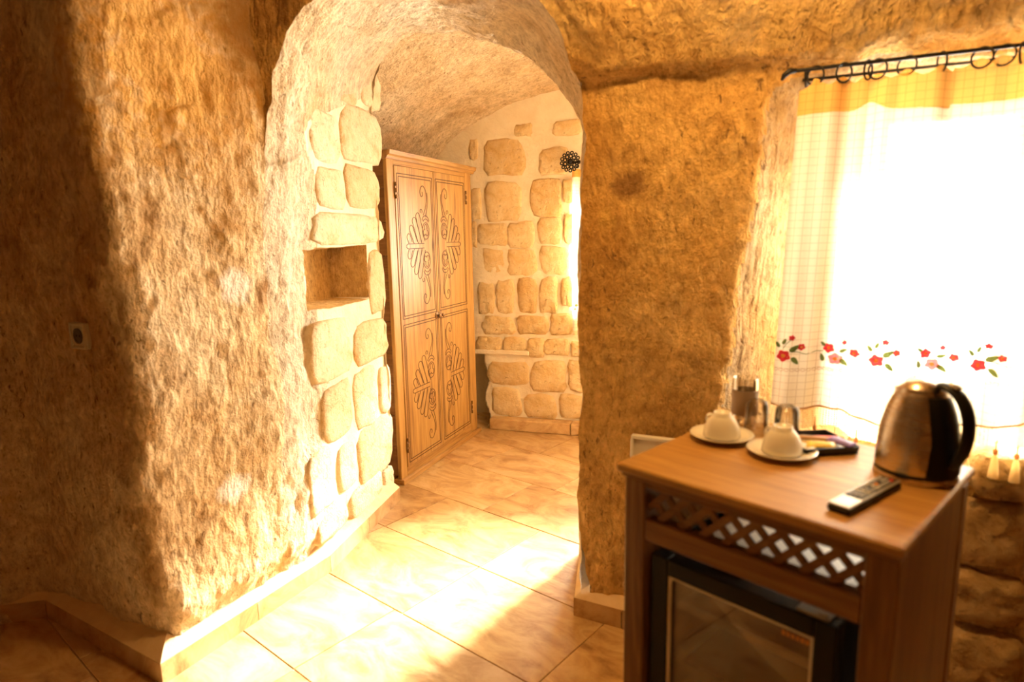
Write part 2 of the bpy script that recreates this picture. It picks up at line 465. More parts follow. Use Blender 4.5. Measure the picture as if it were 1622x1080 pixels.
def sheet(name, P, mat, amp=1.0, keep=None, octs=OCT, label=None, kind='structure', parent=None, flip=False, smoothed=True):
    """grid surface P[nu, nv, 3], displaced by the common noise field; keep = mask of cells"""
    P = P + amp * disp(P, octs)
    nu, nv = P.shape[:2]
    idx = np.arange(nu * nv).reshape(nu, nv)
    q = np.stack([idx[:-1, :-1], idx[1:, :-1], idx[1:, 1:], idx[:-1, 1:]], -1)
    if flip: q = q[..., ::-1]
    q = q[keep] if keep is not None else q.reshape(-1, 4)
    me = bpy.data.meshes.new(name)
    v = P.reshape(-1, 3); used = np.unique(q); remap = -np.ones(len(v), int); remap[used] = np.arange(len(used))
    v = v[used]; q = remap[q.reshape(-1, 4)]
    me.vertices.add(len(v)); me.vertices.foreach_set('co', v.astype(np.float32).ravel())
    me.loops.add(q.size); me.loops.foreach_set('vertex_index', q.astype(np.int32).ravel())
    me.polygons.add(len(q)); me.polygons.foreach_set('loop_start', np.arange(0, q.size, 4, dtype=np.int32))
    me.update(calc_edges=True); me.validate()
    if smoothed: me.polygons.foreach_set('use_smooth', [True] * len(me.polygons))
    o = link(name, me, mat, parent)
    if parent is None: tag(o, label, kind=kind)
    return o

def resample(path, step, closed=False, rounds=0):
    P = np.array(path, float)
    for _ in range(rounds):                       # corner cutting near the corners only
        Q = [P[0]]
        for i in range(1, len(P) - 1):
            a, b, c = P[i - 1], P[i], P[i + 1]
            la = min(.035, .3 * np.linalg.norm(b - a)); lc = min(.035, .3 * np.linalg.norm(c - b))
            Q += [b + (a - b) / np.linalg.norm(a - b) * la, b + (c - b) / np.linalg.norm(c - b) * lc]
        Q.append(P[-1]); P = np.array(Q)
    d = np.r_[0, np.cumsum(np.linalg.norm(np.diff(P, axis=0), axis=1))]
    n = max(2, int(d[-1] / step) + 1); t = np.linspace(0, d[-1], n)
    return np.stack([np.interp(t, d, P[:, k]) for k in range(P.shape[1])], 1)

# ------------------------------------------------------------------ plan of the place
RIM_L = np.array([-.908, 2.43]); JM = np.array([-.866, 2.512]); JB = np.array([-.700, 3.380])     # left jamb of the passage
RIM_R = np.array([.245, 2.26]); JRB = np.array([.312, 2.70])                                       # right jamb
PIER = np.array([-1.152, 1.935])
WE = np.array([.905, -.425]); WN = np.array([.425, .905])                                           # window wall: along / outward
WE = WE / np.linalg.norm(WE); WN = WN / np.linalg.norm(WN)
BW0 = np.array([-.155, 4.72]); BE = np.array([.956, -.295]); BN = np.array([.295, .956])            # back wall
WD = np.array([.371, .929]); WNn = np.array([.929, -.371])                                          # wardrobe axis / facing
VB = np.array([-1.13, 3.76])                                                                        # left wall behind the wardrobe

def overhang(P):
    """the rock above the window wall leans out over the room"""
    x, y, z = P[..., 0], P[..., 1], P[..., 2]
    behind = (x - RIM_R[0]) * WN[0] + (y - RIM_R[1]) * WN[1]
    w = (np.clip((z - 1.945) * .8, 0, .45) + .035 * smooth((z - 1.94) / .03)) * smooth((x + .30) / .45) * np.clip(1 - np.maximum(behind, 0) / .3, 0, 1) * (y > .6)
    P = P.copy(); P[..., 0] -= WN[0] * w; P[..., 1] -= WN[1] * w
    return P

STEP = .0095
# --- left wall: dark return, pier corner and the pier's lit face up to the arch rim
path = resample([(-2.75, 1.30), (-2.62, 1.95), (-2.35, 2.14), (-1.845, 2.32), tuple(PIER), tuple(RIM_L)], STEP, rounds=2)
zz = np.arange(-.02, 2.78, STEP)
P = np.zeros((len(path), len(zz), 3)); P[..., :2] = path[:, None]; P[..., 2] = zz
dcor = np.linalg.norm(path - PIER, axis=1)
P[..., 0] -= np.clip(1 - dcor / .5, 0, 1)[:, None] * .06 * smooth(zz / 2.3)
P[..., 1] += (np.clip(1 - dcor / .3, 0, 1)[:, None] * .02 * smooth((.25 - zz) / .25))
past = np.clip(((path - PIER) @ np.array([.42, .91])) / .08 + 1, 0, 1) * (path[:, 0] > -1.3)
foot = smooth((.24 - zz) / .14) * .05
P[..., 0] -= .91 * past[:, None] * foot; P[..., 1] += .41 * past[:, None] * foot
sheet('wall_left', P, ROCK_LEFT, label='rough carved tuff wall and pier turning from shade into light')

# --- passage: left jamb, vault, right jamb
def passage(v, nu=(150, 190, 120)):
    Lp = resample([tuple(RIM_L), tuple(JM), tuple(JB)], .002)
    i = v * (len(Lp) - 1); L = Lp[int(round(i))]
    Rr = RIM_R + (JRB - RIM_R) * v
    zl = 1.72 + .36 * v; zr = 1.84 - .09 * v; zc = 2.46 - .13 * v
    pts = []
    for z in np.r_[np.linspace(-.02, 1.56, 138), np.linspace(1.56, zl, 13)[1:]][:nu[0]]: pts.append((L[0], L[1], z))
    H = zc - (zl + zr) / 2
    for t in np.linspace(0, 1, nu[1], endpoint=False):
        k = (1 - math.cos(PI * t)) / 2; q = L + (Rr - L) * k
        pts.append((q[0], q[1], zl + (zr - zl) * k + H * math.sin(PI * t) ** .85))
    for t in np.linspace(0, 1, nu[2]): pts.append((Rr[0], Rr[1], zr + t * (-.02 - zr)))
    return np.array(pts)
vs_ = np.linspace(0, 1, 110)
PASS = np.stack([passage(v) for v in vs_], 0)
# niche in the left jamb
nq = [onplane(x, y, (*JM, 0), (JB[1] - JM[1], -(JB[0] - JM[0]), 0)) for x, y in ((493, 394), (580, 391), (580, 470), (488, 500))]
jd = (JB - JM) / np.linalg.norm(JB - JM); jn = np.array([jd[1], -jd[0]])            # jn points into the passage
ns = [((q[:2] - JM) @ jd, q[2]) for q in nq]
ns0, ns1 = (ns[0][0] + ns[3][0]) / 2, (ns[1][0] + ns[2][0]) / 2
nz1, nz0 = (ns[0][1] + ns[1][1]) / 2, (ns[2][1] + ns[3][1]) / 2
dsp = (PASS[..., 0] - JM[0]) * jd[0] + (PASS[..., 1] - JM[1]) * jd[1]
off = np.abs((PASS[..., 0] - JM[0]) * jn[0] + (PASS[..., 1] - JM[1]) * jn[1])
inn = (dsp > ns0) & (dsp < ns1) & (PASS[..., 2] > nz0) & (PASS[..., 2] < nz1) & (off < .1)
P = overhang(PASS)
foot = smooth((.24 - P[:, :150, 2]) / .14) * .05 * (1 - .5 * smooth((vs_ - .1) / .5))[:, None]
P[:, :150, 0] -= .91 * foot; P[:, :150, 1] += .41 * foot
P[inn, 0] -= jn[0] * .20; P[inn, 1] -= jn[1] * .20
calm = 1 - .75 * smooth((vs_ - .22) / .2)[:, None] * (np.arange(P.shape[1]) < 200)[None, :] * np.clip((230 - np.arange(P.shape[1])) / 30, 0, 1)[None, :]
sheet('wall_passage', P + disp(P) * calm[..., None], ROCK_PASS, amp=0.0, label='pale carved tuff passage with rounded vault and small square niche')
wpm = bpy.data.objects['wall_passage'].data; wpm.materials.append(MORTAR); wpm.materials.append(ROCK_NICHE_SHADE)
vv_, uu_ = np.meshgrid((vs_[:-1] + vs_[1:]) / 2, np.arange(P.shape[1] - 1), indexing='ij')
zz_ = P[:-1, :-1, 2]; lim = .30 + .05 * np.sin(zz_ * 9) + .03 * np.sin(zz_ * 23 + 1)
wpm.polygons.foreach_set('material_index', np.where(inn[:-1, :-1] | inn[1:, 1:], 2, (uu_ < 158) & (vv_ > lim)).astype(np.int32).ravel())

# --- spandrel above the arch rim
nz = 60
rim = PASS[0, 150:341]
t = np.linspace(0, 1, nz)[None, :, None]
top = rim.copy(); top[:, 2] = 2.78
P = overhang(rim[:, None] * (1 - t) + top[:, None] * t)
sheet('wall_spandrel', P, ROCK_TOP_LIT, label='rough tuff face above the arch opening')
rimb = PASS[-1, 150:341]; topb = rimb.copy(); topb[:, 2] = 2.70
P = rimb[:, None] * (1 - t) + topb[:, None] * t
sheet('wall_spandrel_inner', P, ROCK_VAULT, label='rock face above the arch on the inner room side')

# --- window wall with splayed recess
ss = np.arange(0, 2.32, STEP); S, Z = np.meshgrid(ss, zz, indexing='ij')
sr = .478 + .142 * (Z - .92)
dep = .33 * np.clip((S - sr) / .32, 0, 1) * smooth((1.95 - S) / .2) * smooth((1.93 + .02 * np.sin(S * 9) - Z) / .07) * smooth((Z - .80) / .09)
hole = (S > .95) & (S < 1.76) & (Z > .92) & (Z < 1.81)
dep = np.where(hole, .42, dep)
P = np.zeros(S.shape + (3,)); P[..., 0] = RIM_R[0] + WE[0] * S + WN[0] * dep; P[..., 1] = RIM_R[1] + WE[1] * S + WN[1] * dep; P[..., 2] = Z
low = smooth((.30 - Z) / .3) * np.clip(1 - S / .2, 0, 1) * .05
P[..., 0] += WE[0] * low; P[..., 1] += WE[1] * low
cell = ~(hole[:-1, :-1] & hole[1:, :-1] & hole[1:, 1:] & hole[:-1, 1:])
ampw = np.where(dep > .40, 0.15, 1.0)
Pd = overhang(P); D0 = disp(Pd) * ampw[..., None]
wr = sheet('wall_right', Pd + D0, ROCK_RIGHT, amp=0.0, keep=cell, label='orange brown carved tuff wall with splayed window recess')

wr.data.materials.append(ROCK_TOP_LIT); wr.data.materials.append(ROCK_REVEAL)
cz = Pd[:-1, :-1, 2][cell]; cdp = dep[:-1, :-1][cell]; cs_ = S[:-1, :-1][cell]
wob = .03 * np.sin(cs_ * 13) + .02 * np.sin(cs_ * 31)
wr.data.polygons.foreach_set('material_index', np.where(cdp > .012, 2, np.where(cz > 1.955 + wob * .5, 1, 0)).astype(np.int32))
# --- inner vault over the back room
svals = np.linspace(0, 2.75, 150); nvv = 130
LRd = (JRB - JB) / np.linalg.norm(JRB - JB)
P = np.zeros((len(svals), nvv, 3))
for i, s in enumerate(svals):
    b = VB + WNn * s
    A = np.array([[WD[0], -LRd[0]], [WD[1], -LRd[1]]]); a0 = np.linalg.solve(A, JB - b)[0] + .015
    A2 = np.array([[WD[0], -BE[0]], [WD[1], -BE[1]]]); a1 = np.linalg.solve(A2, BW0 + BN * .12 - b)[0]
    a = np.linspace(a0, a1, nvv)
    k = abs(1.35 - s) / 1.40
    P[i, :, 0] = b[0] + WD[0] * a; P[i, :, 1] = b[1] + WD[1] * a
    P[i, :, 2] = 1.62 + np.linspace(.90, .80, nvv) * math.sqrt(max(0, 1 - k * k))
sheet('ceiling_inner', P, ROCK_VAULT, amp=.8, label='low carved rock vault above the wardrobe')

# --- back wall with stones, niche and window
ss2 = np.arange(-.95, 2.55, STEP); S, Z = np.meshgrid(ss2, np.arange(-.02, 2.62, STEP), indexing='ij')
W2 = (.60, 2.10, .92, 1.74)
hole = (S > W2[0]) & (S < W2[1]) & (Z > W2[2]) & (Z < W2[3])
nich = (S > -.34) & (S < -.045 + .02 * np.sin(Z * 21)) & (Z < .565)
dep = np.where(hole, .26, np.where(nich, .34, 0.0))
P = np.zeros(S.shape + (3,)); P[..., 0] = BW0[0] + BE[0] * S + BN[0] * dep; P[..., 1] = BW0[1] + BE[1] * S + BN[1] * dep; P[..., 2] = Z
cell = ~(hole[:-1, :-1] & hole[1:, :-1] & hole[1:, 1:] & hole[:-1, 1:])
wall_back = sheet('wall_back', P, MORTAR, amp=.30, keep=cell, label='back wall of squared yellow stones set in pale mortar')

# --- wall behind the wardrobe, inner right wall, jamb end
def plain_wall(name, pts, z0, z1, mat, label, amp=1.0, step=.03):
    pa = resample(pts, step); zv = np.arange(z0, z1 + step, step)
    P = np.zeros((len(pa), len(zv), 3)); P[..., :2] = pa[:, None]; P[..., 2] = zv
    return sheet(name, P, mat, amp=amp, label=label)
plain_wall('wall_inner_left', [tuple(VB - WD * .5), tuple(VB + WD * 1.35)], -.02, 1.9, ROCK_VAULT, 'rock wall behind the wooden wardrobe')
plain_wall('wall_inner_right', [tuple(JRB), (.52, 2.86), (2.30, 4.00)], -.02, 2.6, ROCK_VAULT, 'rock wall of the inner room beside its window')
plain_wall('wall_jamb_end', [tuple(JB), (-1.35, 3.66)], -.02, 2.7, MORTAR, 'end face of the passage jamb beside the wardrobe', amp=1.0, step=.02)
# --- the room behind the camera
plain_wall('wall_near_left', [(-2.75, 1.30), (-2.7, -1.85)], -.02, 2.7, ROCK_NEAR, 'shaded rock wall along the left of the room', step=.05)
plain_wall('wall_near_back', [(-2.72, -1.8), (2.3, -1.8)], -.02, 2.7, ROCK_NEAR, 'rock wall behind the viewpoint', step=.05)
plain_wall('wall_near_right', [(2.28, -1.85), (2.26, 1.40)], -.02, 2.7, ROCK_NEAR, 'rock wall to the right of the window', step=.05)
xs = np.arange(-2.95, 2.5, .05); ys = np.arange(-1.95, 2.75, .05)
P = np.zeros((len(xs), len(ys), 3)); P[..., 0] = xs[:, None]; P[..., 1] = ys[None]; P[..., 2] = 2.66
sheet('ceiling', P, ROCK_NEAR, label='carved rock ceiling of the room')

# --- unseen shell added to stop light leaks, with openings for both windows
def outer_shell():
    mb = MB()
    OW = lambda s, d=.44: RIM_R + WE * s + WN * d
    OB = lambda s, d=.28: BW0 + BE * s + BN * d
    poly = [(2.45, -2.0), tuple(OW(2.45)), tuple(OW(.42)), (.80, 2.92), (2.42, 3.90), tuple(OB(2.65)), tuple(OB(-1.6, .9)), (-1.75, 2.95), (-3.0, 2.95), (-3.0, -2.0)]
    n = len(poly); z0, z1 = -.12, 2.85
    def quad(a, b, za, zb):
        mb.add([(a[0], a[1], za), (b[0], b[1], za), (b[0], b[1], zb), (a[0], a[1], zb)], [(0, 1, 2, 3)])
    holes = {1: (OW, .86, 1.81, .87, 1.86), 5: (OB, W2[0] - .05, W2[1] + .05, W2[2] - .05, W2[3] + .05)}
    for i in range(n):
        a, b = poly[i], poly[(i + 1) % n]
        if i in holes:
            fn, s0, s1, h0, h1 = holes[i]
            lo, hi = fn(s0), fn(s1)
            near_a, near_b = (hi, lo)
            quad(a, near_a, z0, z1); quad(near_b, b, z0, z1)
            quad(near_a, near_b, z0, h0); quad(near_a, near_b, h1, z1)
        else: quad(a, b, z0, z1)
    mb.add([(x, y, z1) for x, y in poly], [tuple(range(n))])
    mb.add([(x, y, z0) for x, y in poly], [tuple(reversed(range(n)))])
    o = mb.build('wall_leak_shell', SHELL); tag(o, 'added unseen shell around both rooms keeping stray sky light out', kind='structure')
    # thin outer slabs framing the tunnels
    return OW, OB
OW, OB = outer_shell()
c2 = OW(1.335, .40); portal('window_portal', (c2[0], c2[1], 1.365), (-WN[0], -WN[1], 0), .86, .90)
c2 = OB((W2[0] + W2[1]) / 2, .25); portal('window_portal', (c2[0], c2[1], (W2[2] + W2[3]) / 2), (-BN[0], -BN[1], 0), W2[1] - W2[0], W2[3] - W2[2])

def window(n, fn, s0, s1, z0, z1, d, e, nrm, label):
    rz = math.atan2(e[1], e[0]); o3 = fn(s0, d)
    root = empty('window_%d' % n, (o3[0], o3[1], z0), rz, label, kind='structure')
    W, H = s1 - s0, z1 - z0; fr = .045
    fm = MB()
    fm.box(0, fr, -.03, .03, 0, H); fm.box(W - fr, W, -.03, .03, 0, H); fm.box(fr, W - fr, -.03, .03, 0, fr); fm.box(fr, W - fr, -.03, .03, H - fr, H)
    fm.build('window_frame', PAINT_W, root, bevel=.003)
    MB().box(W / 2 - .03, W / 2 + .03, -.028, .028, fr, H - fr).build('mullion', PAINT_W, root, bevel=.003)
    MB().box(fr, W / 2 - .03, -.002, .002, fr, H - fr).build('pane', PANE, root)
    MB().box(W / 2 + .03, W - fr, -.002, .002, fr, H - fr).build('pane', PANE, root)
window(1, OW, .89, 1.78, .90, 1.83, .37, WE, WN, 'window with white frame behind the long checked curtain')
window(2, OB, W2[0] - .02, W2[1] + .02, W2[2] - .02, W2[3] + .02, .22, BE, BN, 'inner room window in the stone back wall')

# ------------------------------------------------------------------ floor of travertine tiles
floor = MB().add([(-3, -2, -.006), (2.45, -2, -.006), (2.45, 5.6, -.006), (-3, 5.6, -.006)], [(0, 1, 2, 3)]).build('floor', GROUT)
tag(floor, 'honey coloured travertine tile floor laid on the diagonal', kind='structure')
TY = .6966; TE = np.array([math.cos(TY), -math.sin(TY)]); TD = np.array([math.sin(TY), math.cos(TY)])
ROWH, TL = .4445, .655
tile_me = MB().box(-TL / 2 + .0018, TL / 2 - .0018, -ROWH / 2 + .0018, ROWH / 2 - .0018, -.010, 0, c=.0016).mesh('tile', TILE)
known = {0: -1.148, 1: -1.80, 2: -2.19, 3: -2.038, -1: -1.19}
room_poly = [(-2.8, -1.9), (2.3, -1.9), (2.3, 1.5), (.3, 2.4), (.45, 2.8), (2.1, 4.05), (2.1, 4.15), (-.1, 4.85), (-.85, 5.0), (-1.25, 3.7), (-.68, 3.5), (-.85, 2.6), (-1.15, 1.95), (-1.85, 2.35), (-2.8, 2.1)]
def inside(x, y):
    c = False; n = len(room_poly)
    for i in range(n):
        (x1, y1), (x2, y2) = room_poly[i], room_poly[(i + 1) % n]
        if (y1 > y) != (y2 > y) and x < (x2 - x1) * (y - y1) / (y2 - y1) + x1: c = not c
    return c
for r in range(-9, 10):
    j0 = known.get(r, -1.148 + rng.uniform(0, TL))
    for k in range(-8, 9):
        e = j0 + (k + .5) * TL; d = 1.4535 + (r + .5) * ROWH
        c = TE * e + TD * d
        corners = [c + TE * a * TL / 2 + TD * b * ROWH / 2 for a in (-1, 0, 1) for b in (-1, 0, 1)]
        if not any(inside(*q) for q in corners): continue
        o = link('tile', tile_me, TILE, floor)
        o.location = (c[0], c[1], rng.uniform(-.0006, .0006)); o.rotation_euler = (0, 0, -TY)
        g = rng.uniform(.88, 1.06); o.color = (g, g * rng.uniform(.96, 1.0), g * rng.uniform(.90, 1.0), 1)
        if r == -1 and k == 0: o.color = (.62, .52, .44, 1)

# ------------------------------------------------------------------ baseboards: upright tile pieces with a plaster fillet
def baseboard(name, pts, inward, label, hgt=.075, depth=.05, piece=.42):
    """pts: face line on the floor; inward: side of the wall (+1 left of the path, -1 right)"""
    root = empty(name, (0, 0, 0), 0, label, kind='structure')
    pts = [np.array(p, float) for p in pts]; n = len(pts)
    segn = []
    for a, b in zip(pts[:-1], pts[1:]):
        t = (b - a) / np.linalg.norm(b - a); segn.append(np.array([-t[1], t[0]]) * inward)
    offs = []
    for i in range(n):
        if i == 0: nn = segn[0]; k = 1
        elif i == n - 1: nn = segn[-1]; k = 1
        else:
            nn = segn[i - 1] + segn[i]; nn /= np.linalg.norm(nn); k = 1 / max(.3, nn @ segn[i])
        offs.append(nn * k)
    fil = MB(); vs = []; fs = []
    for i in range(n):
        for (dd, z) in ((.002, hgt - .008), (.002, hgt + .001), (depth * .6, hgt + .022), (depth + .06, hgt + .06), (depth + .06, 0)):
            q = pts[i] + offs[i] * dd; vs.append((q[0], q[1], z))
    for i in range(n - 1):
        for k in range(4):
            fs.append((i * 5 + k, (i + 1) * 5 + k, (i + 1) * 5 + k + 1, i * 5 + k + 1))
    fil.add(vs, fs).build('fillet', FILLET, root)
    for i in range(n - 1):
        a, b = pts[i], pts[i + 1]; L = np.linalg.norm(b - a); t = (b - a) / L; m_ = max(1, int(round(L / piece)))
        for k in range(m_):
            p0, p1 = a + t * (L * k / m_ + .0015), a + t * (L * (k + 1) / m_ - .0015)
            nn = segn[i]
            mb = MB(); q = [p0, p1, p1 + nn * .012, p0 + nn * .012]
            mb.prism([tuple(w) for w in q], 0, hgt)
            o = mb.build('tile', TILE, root); g = rng.uniform(.8, 1.0); o.color = (g, g * .95, g * .9, 1)
    return root
baseboard('baseboard_left', [(-2.70, 1.98), (-2.36, 2.20 - .03), (-1.845, 2.286), (-1.177, 1.889), (-.815, 2.595), (-.639, 3.352)], 1, 'tile baseboard running round the foot of the pier into the passage')
baseboard('baseboard_right', [(.297, 2.72), (.218, 2.234), (.385, 2.146), (1.2, 1.765), (2.1, 1.34)], 1, 'tile baseboard at the foot of the rock pillar', piece=.19)

# plinth at the foot of the back wall (raised stone step)
pl = empty('trim_1', (*(BW0 + BE * .0 - BN * .10), 0), math.atan2(BE[1], BE[0]), 'low stone plinth along the foot of the back wall', kind='structure')
for a, b in ((0, .62), (.623, 1.25), (1.253, 1.9)):
    MB().box(a, b, -.0, .12, 0, .085, c=.006).build('slab', TILE, pl)
lint = MB().box(-.36, .30, -.035, .33, .565, .60, c=.006).build('lintel', PAINT_W, wall_back)
lint.data.materials.clear(); lint.data.materials.append(MORTAR)
lint.location = (*BW0, 0); lint.rotation_euler = (0, 0, math.atan2(BE[1], BE[0]))

# ------------------------------------------------------------------ stones
def stone(outline, hgt, depth, mat, parent, origin, ex, nrm, name='stone'):
    """outline: list of (s, z) in the wall plane; nrm: towards the viewer; domed rough block"""
    pts = np.array(outline); c = pts.mean(0); n = len(pts)
    rings = []
    for sc, d in ((1.0, -depth), (1.0, -.002), (.93, hgt * .55), (.80, hgt * .92), (.45, hgt * 1.0)):
        rg = c + (pts - c) * sc
        jit = rng.normal(0, .0034, (n, 2)) if d > 0 else 0
        rings.append((rg + jit, d + (rng.normal(0, hgt * .16, n) if d > 0 else np.zeros(n))))
    vs = []; fs = []
    base = np.array([origin[0], origin[1], 0.0])
    cw = base + np.array([ex[0] * c[0], ex[1] * c[0], c[1]])
    for rg, d in rings:
        for k in range(n):
            s, z = rg[k] - c
            vs.append((ex[0] * s + nrm[0] * d[k], ex[1] * s + nrm[1] * d[k], z))
    vs.append((nrm[0] * hgt, nrm[1] * hgt, 0))
    for i in range(len(rings) - 1):
        for k in range(n):
            k2 = (k + 1) % n; fs.append((i * n + k, i * n + k2, (i + 1) * n + k2, (i + 1) * n + k))
    last = (len(rings) - 1) * n
    for k in range(n): fs.append((last + k, last + (k + 1) % n, len(vs) - 1))
    o = MB().add(vs, fs).build(name, mat, parent, smooth=True)
    o.location = cw
    return o
def rounded(s0, s1, z0, z1, n=18, p=7, jit=.065):
    """irregular rounded rectangle"""
    w, h = (s1 - s0) / 2, (z1 - z0) / 2; cx, cz = (s0 + s1) / 2, (z0 + z1) / 2; out = []
    ph = rng.uniform(0, 6.28, 3)
    for k in range(n):
        a = 2 * PI * (k + .5) / n; ca, sa = math.cos(a), math.sin(a)
        r = (abs(ca) ** p + abs(sa) ** p) ** (-1 / p)
        r *= 1 + jit * (math.sin(2 * a + ph[0]) * .5 + math.sin(3 * a + ph[1]) * .6 + math.sin(5 * a + ph[2]) * .4) + rng.normal(0, .012)
        out.append((cx + w * r * ca, cz + h * r * sa))
    return out

BACK_ST = [(768, 829, 220, 277), (744, 757, 221, 253), (855, 901, 235, 275), (815, 842, 196, 216), (877, 920, 191, 214), (770, 823, 288, 349), (841, 889, 285, 342),
           (891, 908, 285, 320), (756, 803, 355, 388), (805, 845, 352, 393), (853, 889, 345, 386), (765, 799, 395, 433), (804, 850, 396, 436), (856, 900, 391, 434),
           (745, 762, 299, 347), (757, 784, 446, 497), (787, 815, 443, 496), (820, 851, 440, 494), (855, 883, 440, 495), (889, 908, 440, 484), (765, 816, 500, 530),
           (820, 867, 500, 529), (872, 908, 497, 530), (755, 795, 533, 558), (797, 833, 534, 558), (836, 862, 536, 565), (863, 901, 537, 562), (905, 925, 541, 565),
           (775, 837, 573, 609), (841, 896, 573, 620), (900, 940, 573, 619), (780, 825, 614, 658), (832, 880, 625, 662), (886, 930, 626, 662), (893, 912, 340, 384), (744, 756, 352, 392)]
bo = (*BW0, 0)
for (x0, x1, y0, y1) in BACK_ST:
    q = [onplane(x, y, bo, (*BN, 0)) for x, y in ((x0, y0), (x1, y0), (x1, y1), (x0, y1))]
    s = [(w[:2] - BW0) @ BE for w in q]; z = [w[2] for w in q]
    s0, s1 = (s[0] + s[3]) / 2, (s[1] + s[2]) / 2; z1, z0 = (z[0] + z[1]) / 2, (z[2] + z[3]) / 2
    if z0 > 1.1: hh = rng.uniform(.007, .013)
    else: hh = rng.uniform(.016, .028)
    g_ = .03
    stone(rounded(s0 - g_ * (s1 - s0), s1 + g_ * (s1 - s0), z0 - g_ * (z1 - z0), z1 + g_ * (z1 - z0)), hh, .05, STONE, wall_back, BW0, BE, -BN)
# the part of the same wall hidden by the pillar: courses around the window
zc = .10
while zc < 2.2:
    hgt_ = rng.uniform(.15, .22); s = .86 + rng.uniform(0, .08)
    while s < 2.2:
        w = rng.uniform(.16, .28)
        if not (s + w > W2[0] - .03 and s < W2[1] + .03 and zc + hgt_ > W2[2] - .03 and zc < W2[3] + .03):
            stone(rounded(s + .01, s + w - .01, zc + .01, zc + hgt_ - .01, n=12), rng.uniform(.015, .03), .05, STONE, wall_back, BW0, BE, -BN)
        s += w
    zc += hgt_

# stones at the end of the left jamb (each may overhang the jamb's edge)
JAMB_ST = [(533, 562, 138, 164), (567, 600, 112, 169), (540, 604, 172, 258), (488, 536, 176, 257), (548, 601, 266, 331), (499, 545, 266, 331), (497, 606, 338, 388),
           (584, 608, 396, 497), (491, 556, 506, 602), (560, 613, 506, 573), (511, 557, 606, 695), (560, 597, 582, 676), (599, 616, 578, 655), (566, 623, 662, 756),
           (534, 563, 702, 775), (488, 531, 711, 810), (555, 606, 758, 806), (502, 551, 808, 847), (608, 624, 742, 780)]
wall_passage = bpy.data.objects['wall_passage']
jo = JM + jn * .004
for i, (x0, x1, y0, y1) in enumerate(JAMB_ST):
    q = [onplane(x, y, (*jo, 0), (*jn, 0)) for x, y in ((x0, y0), (x1, y0), (x1, y1), (x0, y1))]
    s = [(w[:2] - jo) @ jd for w in q]; z = [w[2] for w in q]
    s0, s1 = (s[0] + s[3]) / 2, (s[1] + s[2]) / 2; z1, z0 = (z[0] + z[1]) / 2, (z[2] + z[3]) / 2
    cpt = np.array([[*(jo + jd * (s0 + s1) / 2), (z0 + z1) / 2]]); dv = disp(cpt)[0]
    edge = x1 > 596
    o = stone(rounded(s0, s1, z0, z1, p=6, jit=.05), rng.uniform(.008, .014), .22 if edge else .06, STONE_PALE, wall_passage, jo, jd, jn)
    sh = jn * (dv[:2] @ jn) * .25
    o.location.x += sh[0]; o.location.y += sh[1]

# rough rubble below the window
wall_right = bpy.data.objects['wall_right']
zc = .09
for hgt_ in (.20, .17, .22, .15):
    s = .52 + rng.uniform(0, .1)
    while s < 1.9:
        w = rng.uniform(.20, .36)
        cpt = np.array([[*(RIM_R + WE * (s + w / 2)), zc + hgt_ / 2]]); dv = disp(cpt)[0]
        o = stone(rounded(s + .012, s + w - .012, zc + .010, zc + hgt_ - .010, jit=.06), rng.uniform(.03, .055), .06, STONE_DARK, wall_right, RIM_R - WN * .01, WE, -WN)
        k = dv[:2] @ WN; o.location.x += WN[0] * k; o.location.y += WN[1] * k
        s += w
    zc += hgt_

